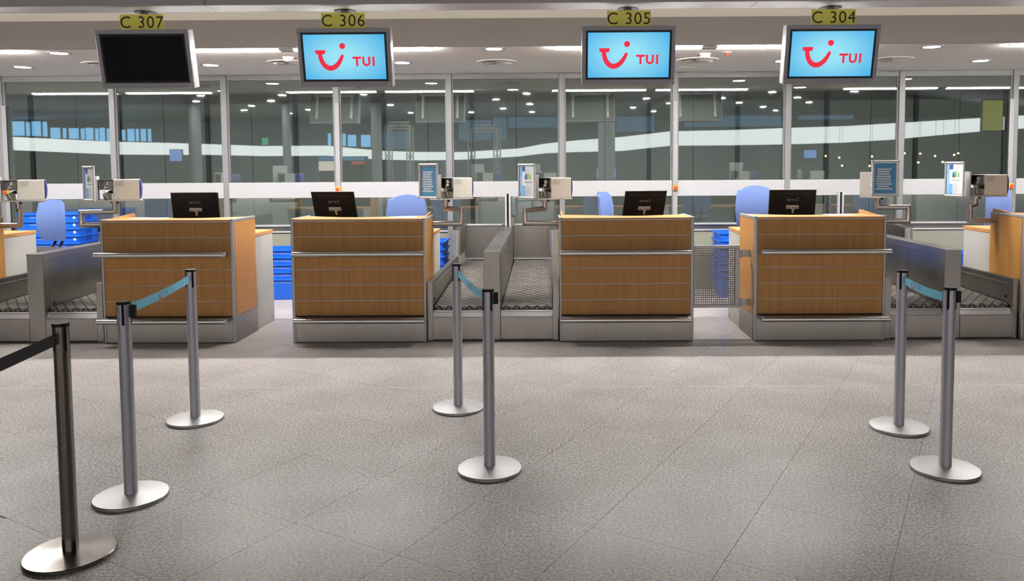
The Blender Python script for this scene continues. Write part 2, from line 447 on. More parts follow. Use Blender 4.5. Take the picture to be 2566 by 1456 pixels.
struct(MB().box(-14, 14, ybr, YB+.10, zb1+.30, zb1+.34).build('trim_5', CEIL))

cv = thing('cove_light', (0, ybr, zu+.07), 'long cove lamp on the rear face of the beam, lighting the bulkhead', 'light')
MB().box(-8, 8, 0, .012, -.03, .04).build('batten', ALU, cv); MB().box(-8, 8, .012, .03, -.012, .028).build('tube', emis('cove_tube', (1, .93, .82), COVE_L), cv)
# ------------------------------------------------------------------ ceiling lamps and fittings
def strip(u0, u1, label):
    a, b = fl(u0, 123, ZC), fl(u1, 123, ZC); y = YB+.075; L = b.x-a.x
    t = thing('linear_luminaire', (a.x, y, ZC), label, 'ceiling light', 'light strips over the counters')
    MB().box(0, L, -.062, -.05, -.008, .004).box(0, L, .05, .062, -.008, .004).box(-.012, 0, -.062, .062, -.008, .004).box(L, L+.012, -.062, .062, -.008, .004).build('frame', ALUL, t)
    MB().box(.004, L-.004, -.046, .046, -.024, .003).build('diffuser', STRIPM, t)
    lv = MB(); n = int(L/.05)
    for k in range(n+1): lv.box(L*k/n-.0012, L*k/n+.0012, -.047, .047, -.0255, -.0235)
    lv.build('louvre', ALUL, t)['kind'] = 'stuff'
    MB().box(L*.48, L*.53, -.05, .05, -.027, -.001).build('joint_cover', ALU, t)
strip(345, 1085, 'long louvred light strip running from the dark display past the C 306 display')
strip(1390, 2130, 'long louvred light strip in the ceiling above the perforated gate')
strip(-700, 40-5, 'long louvred light strip in the ceiling left of display C 307')
strip(2490, 3180, 'long louvred light strip in the ceiling right of display C 304')

def downlight(u, v, label, r=.105):
    c = fl(u, v, ZC)
    t = thing('downlight', (c.x, c.y, ZC), label, 'ceiling light', 'round downlights over the counters')
    prof = [(r*.80, .004), (r*.80, -.004), (r, -.008), (r*1.16, -.006), (r*1.18, -.0005), (r*1.18, .004)]
    MB().lathe(prof, 32).build('trim_ring', ALUL, t, smooth=True)
    MB().add([(r*.81*math.cos(2*PI*k/24), r*.81*math.sin(2*PI*k/24), -.0045) for k in range(24)], [list(range(24))[::-1]]).build('lens', DOWNM, t, norm=False)
for u, v, l in ((148, 133, 'round downlight left of display C 307, nearer the bulkhead'), (57, 168, 'round downlight left of display C 307, nearer the window wall'),
                (528, 163, 'round downlight between the dark display and a swirl vent'), (1008, 157, 'round downlight right of the C 306 display, left of a swirl vent'),
                (1238, 122, 'large round downlight in front of the ceiling vent between C 306 and C 305'), (1962, 153, 'round downlight half hidden by display C 304'),
                (2335, 117, 'round downlight right of display C 304, nearer the bulkhead'), (2457, 152, 'round downlight right of display C 304, nearer the window wall')):
    downlight(u, v, l)
def vent(u, v, label, r=.245):
    c = fl(u, v, ZC); t = thing('ceiling_vent', (c.x, c.y, ZC), label, 'air vent', 'round air vents in the ceiling')
    MB().lathe([(r*.74, .004), (r*.74, -.006), (r*.86, -.012), (r*.98, -.009), (r, -.002), (r, .004)], 48).build('rim', CEIL, t, smooth=True)
    MB().lathe([(.001, -.003), (r*.74, -.003), (r*.74, 0), (.001, 0)], 40).build('plate', mat('vent_plate', (.66, .63, .58), .7) if 'vent_plate' not in bpy.data.materials else bpy.data.materials['vent_plate'], t)
    for k in range(18):
        a = 2*PI*k/18; d = Vector((math.cos(a), math.sin(a), 0)); n = Vector((-d.y, d.x, 0))
        p0, p1 = d*r*.2, d*r*.72; q = []
        for p, w in ((p0, .012), (p1, .034)):
            q += [p-n*w+Vector((0, 0, -.004)), p+n*w*.2+Vector((0, 0, -.022))]
        MB().add(q, [(0, 1, 3, 2)]).build('vane', CEIL, t, norm=False)
vent(1246, 155, 'round swirl air vent behind the large downlight, between C 306 and C 305')
vent(1748, 150, 'round swirl air vent in the ceiling above the perforated gate')
vent(2235, 148, 'round swirl air vent between display C 304 and two downlights')
vent(722, 156, 'round swirl air vent behind the smoke detector left of display C 306')
vent(262, 160, 'round swirl air vent almost hidden by display C 307')
c = fl(1722, 169, ZC); t = thing('ceiling_disc', (c.x, c.y, ZC), 'flat round cover disc in the ceiling beside display C 305', 'cover')
MB().lathe([(.10, .002), (.10, -.005), (.092, -.008), (.001, -.008)], 36).build('disc', CEIL, t, smooth=True)
def smoke(u, v, label):
    c = fl(u, v, ZC); t = thing('smoke_detector', (c.x, c.y, ZC), label, 'smoke detector', 'smoke detectors')
    MB().lathe([(.062, .002), (.062, -.014), (.05, -.02), (.05, -.026), (.055, -.03), (.05, -.042), (.03, -.05), (.001, -.052)], 32).build('body', WPRINT, t, smooth=True)
    sl = MB()
    for k in range(12):
        a = 2*PI*k/12; sl.box(0, 0, 0, 0, 0, 0) if 0 else sl.cyl((.0505*math.cos(a), .0505*math.sin(a), -.0225), (.054*math.cos(a), .054*math.sin(a), -.0225), .005, 8)
    sl.build('slot_ring', CREAMD, t)
    MB().box(-.07, .07, .06, .10, -.006, .002).build('base_label', REDP, t)
smoke(722, 143, 'white smoke detector in the ceiling beside display C 306')
smoke(1767, 134, 'white smoke detector in the ceiling above the perforated gate')
c = fl(1823, 131, ZC); t = thing('ceiling_sensor', (c.x, c.y, ZC), 'tiny red sensor under a white base in the ceiling left of display C 304', 'sensor')
MB().lathe([(.045, .002), (.045, -.006), (.001, -.006)], 24).build('base', WPRINT, t); MB().lathe([(.02, -.006), (.02, -.02), (.012, -.035), (.001, -.036)], 20).build('head', RBTN, t, smooth=True)

WHERE = {307: 'counter beneath the dark display', 306: 'counter left of the centre conveyors', 305: 'counter right of the centre conveyors', 304: 'counter right of the perforated gate'}
# ------------------------------------------------------------------ hanging displays
def display(num, cu, cv, on):
    c = at(cu, cv, YTV); tilt = math.radians(11.5); Wd, Hd, Dp = .853, .530, .115
    t = thing('hanging_display', (c.x, YTV, c.z-Hd/2), {307: 'hanging display C 307 with a dark screen, switched off', 306: 'lit cyan display C 306 hanging over the counter left of the centre conveyors',
               305: 'lit cyan display C 305 hanging over the counter right of the centre conveyors', 304: 'lit cyan display C 304 hanging over the counter right of the gate'}[num],
              'display', 'check-in displays')
    zc = Hd/2
    def P(x, z, d):   # display plane, d behind the face; top leans towards the hall
        return Vector((x, -z*math.sin(tilt)+d*math.cos(tilt), zc+z*math.cos(tilt)+d*math.sin(tilt)))
    def slab(x0, x1, z0, z1, d0, d1):
        m = MB(); return m.add([P(x0, z0, d0), P(x1, z0, d0), P(x1, z0, d1), P(x0, z0, d1), P(x0, z1, d0), P(x1, z1, d0), P(x1, z1, d1), P(x0, z1, d1)],
                     [(0, 3, 2, 1), (4, 5, 6, 7), (0, 1, 5, 4), (1, 2, 6, 5), (2, 3, 7, 6), (3, 0, 4, 7)])
    w, h = Wd/2, Hd/2; sw, sh = .387, .230
    slab(-w, w, -h, h, .012, Dp).build('housing', TVH, t, bevel=.006)
    slab(-w+.012, w-.012, -h+.012, h-.012, Dp-.002, Dp+.004).build('rear_cover', BLACKM, t)
    for a in ((-w, w, h-.036, h), (-w, w, -h, -h+.052), (-w, -sw-.004, -h+.052, h-.036), (sw+.004, w, -h+.052, h-.036)):
        slab(a[0], a[1], a[2], a[3], -.004, .014).build('frame_bar', TVH, t, bevel=.004)
    zo = .008
    slab(-sw-.004, sw+.004, -h+.052, h-.036, .004, .012).build('bezel', BEZ, t)
    sx0, sx1, sz0, sz1 = -sw+.016, sw-.016, -h+.070, h-.056
    so = slab(sx0, sx1, sz0, sz1, 0, 0.0035)
    mid = P(0, (sz0+sz1)/2, .002)
    so.v = [(v[0]-mid.x, v[1]-mid.y, v[2]-mid.z) for v in so.v]
    sc = so.build('screen', SCR if on else SCROFF, t); sc.location = mid
    if on:
        pl = lambda u, v, e: P(u, v+zo, -.0008-e) - mid
        smile(lambda u, v, e: pl(u-.128, v, e), 1.0).build('logo_emblem', LOGOR, sc, norm=False)
        for k, (ch, ox) in enumerate((('T', .110), ('U', .196), ('I', .262))):
            m = MB(); z0, z1, th = -.084, .002, .0195
            if ch == 'T':
                for (a, b, cc, d) in ((-.040, .040, z1-th, z1), (-th/2, th/2, z0, z1-th)): m.add([pl(ox+a, cc, 0), pl(ox+b, cc, 0), pl(ox+b, d, 0), pl(ox+a, d, 0)], [(0, 1, 2, 3)])
            elif ch == 'I': m.add([pl(ox-th/2, z0, 0), pl(ox+th/2, z0, 0), pl(ox+th/2, z1, 0), pl(ox-th/2, z1, 0)], [(0, 1, 2, 3)])
            else:
                cl = [(ox-.027, z1)]+[(ox+.027*math.cos(a), z0+.036+.027*math.sin(a)) for a in [PI+PI*i/12 for i in range(13)]]+[(ox+.027, z1)]
                ribbon(m, cl, [th]*len(cl), pl, 0)
            m.build('logo_letter', LOGOR, sc, norm=False)
    # yellow number sign, standing upright in front of the hanger
    ztop = zc + h*math.cos(tilt); yf = -h*math.sin(tilt)
    sg = MB().box(-.20, .20, yf+.02, yf+.026, ztop-.006, ztop+.142).build('number_sign', YEL, t, bevel=.001)
    for m_ in letters(text_mb('C %d' % num, .150, lambda u, v, e: (u, yf+.0195-e, ztop+.066+v), xs=1.0, spacing=1.10, res=5)): m_.build('sign_character', INK, sg, norm=False)
    for s_ in (-1, 1):
        MB().box(s_*.20, s_*.37, yf+.03, yf+.06, ztop-.012, ztop+.012).build('top_bracket', ALU, t, bevel=.003)
    MB().box(-.36, .36, .03, .09, ztop-.045, ztop-.01).build('cross_bar', ALU, t, bevel=.003)
    zbeam = zu-(c.z-Hd/2)
    MB().box(-.035, .035, .03, .075, ztop-.01, zbeam+.01).build('hanger_post', ALU, t, bevel=.003)
    MB().lathe([(.10, zbeam), (.10, zbeam-.004), (.001, zbeam-.004)], 28, (0, .05)).build('dark_recess_disc', BLACKM, t)  # black disc put in for the shaded recess around the hanger
    for s_ in (-1, 1):
        m = MB(); q = [P(s_*.30-.02, -.2, Dp), P(s_*.30+.02, -.2, Dp), P(s_*.30+.02, .2, Dp), P(s_*.30-.02, .2, Dp)]; q2 = [P(s_*.30-.02, -.2, Dp+.02), P(s_*.30+.02, -.2, Dp+.02), P(s_*.30+.02, .2, Dp+.02), P(s_*.30-.02, .2, Dp+.02)]
        m.add(q+q2, [(0, 1, 2, 3), (4, 5, 6, 7), (0, 1, 5, 4), (1, 2, 6, 5), (2, 3, 7, 6), (3, 0, 4, 7)]).build('rear_bracket', RAIL, t)
    wm = MB(); wm.add([P(w+.0008, .0-.03, .05), P(w+.0008, -.03, .09), P(w+.0008, .02, .07)], [(0, 1, 2)]).build('warning_sticker', YBTN, t, norm=False)
    MB().add([P(w-.05, -h+.006, -.0045), P(w-.044, -h+.004, -.0045), P(w-.006, -h+.044, -.0045), P(w-.012, -h+.046, -.0045)], [(0, 1, 2, 3)]).build('corner_mark', WPRINT, t, norm=False)
display(307, 363, 149, False)
display(306, 864, 145, True)
display(305, 1575, 140, True)
display(304, 2084, 137, True)

# ------------------------------------------------------------------ check-in counters
def counter(x0, x1, gap, label):
    """x0, x1 front corners; gap = -1 / +1 the side facing the gap between two counters"""
    Wc = x1-x0; D = .56
    t = thing('check_in_counter', (x0, YC, 0), label, 'counter', 'wood fronted check-in counters')
    pl, pr = (.030, .022) if gap < 0 else (.022, .030)
    zlev = [.253, .399, .549, .698, .848, 1.005, 1.152]
    MB().box(.02, Wc-.02, .035, .30, .01, 1.14).build('carcass', BLACKM, t)
    MB().box(.01, Wc-.01, .004, .03, .004, .245).build('kick_plate', STEEL, t, bevel=.002)
    for a, b in zip(zlev[:-1], zlev[1:]):
        MB().box(pl, Wc-pr, .004, .03, a+.004, b-.003).build('front_panel', WOOD, t, bevel=.0012)
    for z in zlev[1:-1]:
        MB().box(pl, Wc-pr, .001, .028, z-.002, z+.0035).build('joint_strip', ALU, t)
    MB().box(pl, Wc-pr, .0, .028, 1.149, 1.157).build('joint_strip', ALU, t)
    for xa, xb in ((0, pl), (Wc-pr, Wc)):
        MB().box(xa, xb, -.004, .034, 0, 1.165).build('corner_post', ALU, t, bevel=.008, seg=2)
    # bumper rails with returned ends and brackets
    for zc, r, nm in ((.853, .0235, 'upper_bumper_rail'), (.225, .0235, 'lower_bumper_rail')):
        xa, xb = (.0, Wc-.045) if gap > 0 else (.045, Wc)
        if zc < .5: xa, xb = xa+.0, xb
        m = MB(); m.tube([(xa, -.112, zc), (xb, -.112, zc)], r, 20)
        ro = m.build(nm, RAIL, t, smooth=True)
        for xx, s_ in ((xa, 1), (xb, -1)):
            MB().prism([(xx, -.125), (xx+s_*.012, -.135), (xx+s_*.034, 0.002), (xx+s_*.016, .002)], 'z', zc-.021, zc+.019).build('rail_end_bracket', ALU, ro, bevel=.002)
        MB().box(xa+.02, xb-.02, -.10, .002, zc+.012, zc+.018).build('rail_shelf', ALU, ro)
    gx = (.09, .225) if gap < 0 else (Wc-.225, Wc-.09)
    MB().box(gx[0], gx[1], -.002, .004, .815, .8185).build('slot_handle', ALUL, t)
    # sides
    for s_, xa, xb in ((-1, 0.0, .018), (1, Wc-.018, Wc)):
        MB().box(xa, xb, .036, D, .25, 1.150).build('side_panel', WOOD, t, bevel=.0015)
        MB().box(xa, xb, .036, D, 0, .248).build('side_kick_plate', STEEL, t, bevel=.0015)
        capz = 1.152
        MB().prism([(.0, capz), (D, capz-.004), (D, capz+.022), (.0, capz+.026)], 'x', xa-.004 if s_ < 0 else xa-.008, xb+.008 if s_ < 0 else xb+.004).build('side_cap', ALU, t, bevel=.005, seg=2)
    # top ledge with a shallow curved cut-out for the monitor
    pts = [(.016, .0), (Wc-.016, .0), (Wc-.016, D-.08)]
    cx = Wc*.44 if gap < 0 else Wc*.56
    n = 14; cw = .36
    for k in range(n+1):
        a = k/n; x = cx+cw-(2*cw)*a; pts.append((x, D-.18-.12*math.sin(PI*a)))
    pts.append((.016, D-.08))
    MB().prism(pts, 'z', 1.157, 1.172).build('top_ledge', WOODL, t, bevel=.002)
    # raised wooden cheek at the gap end or conveyor end of the ledge
    for xx in ((.02, .038) if gap > 0 else (Wc-.038, Wc-.02),):
        MB().prism([(.05, 1.17), (D, 1.17), (D, 1.205), (D-.05, 1.205)], 'x', xx[0], xx[1]).build('top_cheek', WOODL, t, bevel=.001)
    if gap:
        xl = -.001 if gap < 0 else Wc+.001
        MB().cyl((xl, .12, .70), (xl+gap*.004, .12, .70), .009, 14).build('lock', RAIL, t)
    return t
CN = {307: (-4.216, -2.962, 1), 306: (-2.419, -1.153, -1), 305: (.108, 1.371, 1), 304: (1.937, 3.168, -1)}
for n_, (a, b, g) in CN.items():
    counter(a, b, g, {307: 'wood fronted check-in counter below the dark display C 307', 306: 'wood fronted check-in counter below display C 306, left of the centre conveyors',
                      305: 'wood fronted check-in counter below display C 305, right of the centre conveyors', 304: 'wood fronted check-in counter below display C 304, right of the perforated gate'}[n_])
counter(-6.49, -5.522, -1, 'check-in counter cut by the left edge, beyond the conveyors left of counter C 307')
counter(4.452, 5.70, 1, 'check-in counter cut by the right edge, beyond the conveyors right of counter C 304')

def staff_desk(x0, x1, gap, label):
    t = thing('staff_desk', (x0, YC+.57, 0), label, 'desk', 'white staff desks behind the counters')
    Wd = x1-x0; D = .50
    for xa, xb in ((0, .02), (Wd-.02, Wd)): MB().box(xa, xb, 0, D, 0, .955).build('side_panel', WHITE, t, bevel=.002)
    MB().box(.02, Wd-.02, .02, .035, .1, .955).build('modesty_panel', WHITE, t)
    MB().box(-.004, Wd+.004, -.002, D+.01, .957, .995).build('desk_top', WOODL, t, bevel=.003)
    xs = -.001 if gap < 0 else Wd+.001
    MB().cyl((xs, D-.08, .06), (xs+gap*.003, D-.08, .06), .007, 12).build('screw_cap', BLACK, t)
for n_, (a, b, g) in CN.items():
    staff_desk(a+.01, b-.01, g, 'white staff desk with wooden top behind the ' + WHERE[n_])
staff_desk(-6.45, -5.535, -1, 'white staff desk with wooden top behind the counter cut by the left edge')
staff_desk(4.462, 5.66, 1, 'white staff desk with wooden top behind the counter cut by the right edge')

# ------------------------------------------------------------------ baggage conveyors
AX = (-4.885, -.532, 3.825)
YE = 10.33
def conveyor(xa, xb, side, guide, label):
    """belt between xa and xb; the low guide stands on `side` of the belt"""
    t = thing('baggage_conveyor', ((xa+xb)/2, YV, 0), label, 'conveyor', 'check-in baggage conveyors')
    w = (xb-xa)/2; L = YE-YV-.06
    MB().box(-w, w, 0, .03, .012, .226).build('front_plate', STEEL, t, bevel=.002)
    MB().prism([(0, .228), (.03, .228), (.09, .282), (.055, .282)], 'x', -w, w).build('front_slope', ALUL, t, bevel=.001)
    MB().box(-w+.02, w-.02, .04, L, .02, .27).build('bed', BLACKM, t)
    slope = (.415-.325)/(L-.1)
    # endless belt, rounded over the front roller
    prof = []
    for k in range(9):
        a = -PI/2 - PI*k/8*1.0; prof.append((.10+.028*math.cos(a), .297+.028*math.sin(a)))
    prof = [(y, z) for y, z in prof] + [(L, .325+slope*(L-.1)), (L, .27+slope*(L-.1))]
    MB().prism(prof, 'x', -w+.008, w-.008).build('belt', BELT, t)
    s_ = side; ga, gb = (w, w+guide) if s_ > 0 else (-w-guide, -w)
    MB().box(ga, gb, 0, .03, .004, .570).build('guide_front_post', STEEL, t, bevel=.002)
    g = MB().box(ga+.002, gb-.002, .03, 2.16, .05, .568).build('side_guide', STEELD, t, bevel=.003)
    xi = ga if s_ > 0 else gb
    MB().box(xi-s_*.0015-.001, xi-s_*.0015+.001, .10, 2.1, .515, .518).build('guide_seam', ALUL, g)
    MB().cyl((xi, .12, .385), (xi-s_*.004, .12, .385), .012, 12).build('guide_bolt', BLACK, g)
    # rear shroud with its rounded upright roller
    xc = (ga+gb)/2
    MB().cyl((xc, 2.20, .568), (xc, 2.20, .872), .047, 24).build('guide_roller', RAIL, t, smooth=True)
    MB().prism([(2.20, .56), (L+.03, .56), (L+.03, .93), (2.20, .872)], 'x', xc-.035, xc+.047).build('rear_shroud', STEELD, t, bevel=.003)
    MB().box(-w, w, L-.02, L+.015, .425, .44).build('end_strip', ALUL, t)
    MB().box(-w, w, L+.0, L+.03, .44, .86).build('end_shield', STEEL, t)
def divider(ax, label):
    t = thing('conveyor_divider', (ax, YV, 0), label, 'divider', 'steel dividers between the conveyors')
    w = .0775; L = 2.30
    MB().box(-w, w, 0, L, .006, .852).build('body', STEEL, t, bevel=.003)
    for s_ in (-1, 1):
        p = MB().box(s_*(w-.002), s_*(w+.003), .10, L-.06, .40, .80).build('side_panel', STEELD, t, bevel=.001)
        MB().box(s_*(w-.002), s_*(w+.003), .10, L-.06, .30, .394).build('lower_side_panel', STEELD, t, bevel=.001)
        MB().cyl((s_*w, .14, .36), (s_*(w+.006), .14, .36), .012, 12).build('bolt', BLACK, t)
        MB().cyl((s_*w, L-.14, .62), (s_*(w+.006), L-.14, .62), .012, 12).build('bolt', BLACK, t)
    MB().prism([(L, .20), (YE-YV, .20), (YE-YV, .885), (L+.06, .862), (L, .852)], 'x', -w+.004, w-.004).build('rear_cover', STEEL, t, bevel=.003)
    p = thing('scanner_post', (ax+.01, YE-.14, .865), 'aluminium post with black core on the divider' + label.split('conveyors')[1], 'post', 'posts on the conveyor dividers')
    MB().box(-.036, -.014, -.025, .025, 0, .43).build('profile', ALUL, p, bevel=.002); MB().box(.014, .036, -.025, .025, 0, .43).build('profile', ALUL, p, bevel=.002)
    MB().box(-.014, .014, -.018, .022, 0, .43).build('core', BLACK, p)
    MB().box(.03, .085, .0, .05, .0, .12).build('foot_plate', STEELD, p)
names = ('steel divider between the conveyors left of counter C 307', 'steel divider between the conveyors of counters C 306 and C 305', 'steel divider between the conveyors right of counter C 304')
for ax, nm in zip(AX, names): divider(ax, nm)
conveyor(AX[1]-.565, AX[1]-.080, -1, .052, 'baggage conveyor with dark net patterned belt right of counter C 306')
conveyor(AX[1]+.080, AX[1]+.575, 1, .052, 'baggage conveyor with dark net patterned belt left of counter C 305')
conveyor(AX[0]+.080, AX[0]+.575, 1, .060, 'baggage conveyor with dark belt left of counter C 307')
conveyor(AX[0]-.575, AX[0]-.080, -1, .052, 'baggage conveyor with dark belt at the counter cut by the left edge')
conveyor(AX[2]-.575, AX[2]-.080, -1, .060, 'baggage conveyor with dark belt right of counter C 304')
conveyor(AX[2]+.080, AX[2]+.575, 1, .045, 'baggage conveyor with dark belt at the counter cut by the right edge')

# ------------------------------------------------------------------ perforated gate
g0, g1 = at(1741, 620, 7.4), at(1853, 773, 7.4)
gt = thing('perforated_gate', (g0.x, 7.40, 0), 'low gate of perforated sheet steel between counters C 305 and C 304', 'gate')
GW = at(1852, 700, 7.4).x-g0.x; z0, z1 = .293, .895
MB().box(0, GW, -.015, .015, z1-.032, z1).build('top_rail', ALU, gt, bevel=.003)
MB().box(0, GW, -.015, .015, z0, z0+.032).build('bottom_rail', ALU, gt, bevel=.003)
MB().box(GW-.043, GW, -.015, .015, z0+.032, z1-.032).build('stile', ALU, gt, bevel=.003)
MB().box(-.012, 0.004, -.015, .015, z0, z1).build('stile', ALU, gt, bevel=.003)
nx, nz = 19, 25; ax0, ax1, az0, az1 = .004, GW-.043, z0+.032, z1-.032
px_, pz_ = (ax1-ax0)/nx, (az1-az0)/nz; hs = .0105
gx = [ax0]; gz = [az0]
for k in range(nx): c_ = ax0+(k+.5)*px_; gx += [c_-hs/2, c_+hs/2]
for k in range(nz): c_ = az0+(k+.5)*pz_; gz += [c_-hs/2, c_+hs/2]
gx.append(ax1); gz.append(az1)
m = MB(); n = len(gx); m.v = [(x, 0, z) for z in gz for x in gx]
m.f = [[j*n+i, j*n+i+1, (j+1)*n+i+1, (j+1)*n+i] for j in range(len(gz)-1) for i in range(n-1) if not (i % 2 == 1 and j % 2 == 1)]
m.build('perforated_sheet', mat('gate_sheet', (.20, .185, .17), .4, 1.0), gt, norm=False)
for z in (.815, .345):
    h = MB(); h.cyl((GW+.012, .0, z-.04), (GW+.012, .0, z+.04), .014, 16); h.build('hinge', ALU, gt, smooth=True)
    MB().box(GW+.012, 1.937-g0.x, -.004, .004, z-.035, z+.035).build('hinge_leaf', ALU, gt)

# ------------------------------------------------------------------ swivel arms with printers and poster frames
YA = 7.74
def arm(pts, label, dys):
    P = [at(u, v, YA+dy) for (u, v), dy in zip(pts, dys)]
    base = P[0]; t = thing('swivel_arm', base, label, 'swivel arm', 'steel tube swivel arms')
    MB().tube([p-base for p in P], .026, 20).build('tube', PIPE, t, smooth=True)
    e = P[-1]-base
    MB().cyl(e+Vector((0, 0, -.022)), e+Vector((0, 0, 0.0)), .044, 24).build('flange', PIPE, t, smooth=True)
    MB().cyl(e+Vector((.036, -.028, -.024)), e+Vector((.036, -.028, .0)), .008, 8).build('bolt', BLACK, t)
    MB().cyl((-.006 if P[1].x > P[0].x else .006, 0, 0), (.004 if P[1].x > P[0].x else -.004, 0, 0), .04, 20).build('wall_flange', PIPE, t, smooth=True)
    return P[-1]
def printer(e, theta, label, xo):
    """tray + ticket printer centred over the arm end e; the tray axis is turned by theta"""
    tr = thing('printer_tray', e, 'white tray plate under the printer at the ' + label.split('at the ')[1], 'tray', 'printer trays on the arms', theta)
    global LAST
    LAST = (e, theta, xo); L0, L1 = -xo, .40-xo; d = .105
    MB().box(L0, L1, -d, d, .0, .013).build('tray_plate', WHITE, tr, bevel=.002)
    MB().box(L0, L0+.016, -d, d, .013, .25).build('end_plate', WHITE, tr, bevel=.002)
    t = thing('ticket_printer', e+Vector((0, 0, .0135)), label, 'printer', 'ticket printers', theta)
    a, b = L0+.155, L1-.012
    MB().box(a, b, -d+.005, d-.005, .0, .205).build('cover', CREAM, t, bevel=.006, seg=2)
    # blue bowed end
    pr = []
    for k in range(9):
        q = k/8; pr.append((b+.0+.015*math.sin(PI*q)**.6 if 0 < k < 8 else b, .006+.196*q))
    MB().prism([(b-.004, .004)]+pr+[(b-.004, .204)], 'y', -d+.006, d-.006).build('end_cap', BLUEEND, t, smooth=True)
    sl = MB()
    for r in range(4):
        for c in range(7): sl.prism([(a+.018+c*.0115, .140+r*.0125), (a+.022+c*.0115, .140+r*.0125), (a+.027+c*.0115, .148+r*.0125), (a+.023+c*.0115, .148+r*.0125)], 'y', -d+.0035, -d+.0052)
    sl.build('vent_slots', CREAMD, t)['kind'] = 'stuff'
    for x in (a+.04, b-.04): MB().cyl((x, -d+.0055, .012), (x, -d+.003, .012), .0045, 10).build('screw', ALU, t)
    # open feed section with its gears, sheet metal and cables
    MB().box(L0+.02, a, d-.03, d-.005, .10, .205).build('back_plate', DARKMET, t)
    MB().box(L0+.02, a, -d+.01, d-.005, .200, .205).build('top_plate', DARKMET, t)
    MB().box(a-.050, a-.002, -d+.03, d-.03, .105, .195).build('print_head', DARKMET, t, bevel=.003)
    MB().box(a-.058, a-.044, -d+.02, -d+.05, .15, .185).build('head_latch', WPRINT, t, bevel=.002)
    MB().cyl((a-.075, -d+.03, .13), (a-.045, -d+.03, .13), .014, 16).build('feed_roller', RAIL, t, smooth=True)
    MB().box(a-.09, a-.03, -d+.06, d-.02, .0, .07).build('power_unit', CREAM, t, bevel=.003)
    for k in range(5): MB().box(a-.086, a-.034, -d+.0585, -d+.0605, .012+k*.011, .016+k*.011).build('power_unit_slot', CREAMD, t)
    MB().cyl((a-.005, -d+.02, .085), (a-.045, -d+.015, .082), .020, 14, r2=.010).build('plug', BLACK, t, smooth=True)
    cb = [(a-.03, -d+.02, .165), (a-.065, -d+.012, .150), (a-.082, -d+.01, .11), (a-.075, -d+.012, .06), (a-.05, -d+.016, .008)]
    MB().tube(cb, .0035, 8).build('cable', WIRE, t, smooth=True)
    cb = [(a-.045, -d+.015, .08), (a-.09, -d+.012, .06), (a-.085, -d+.012, .02), (a-.05, -d+.016, .006)]
    MB().tube(cb, .003, 8).build('cable', BLACK, t, smooth=True)
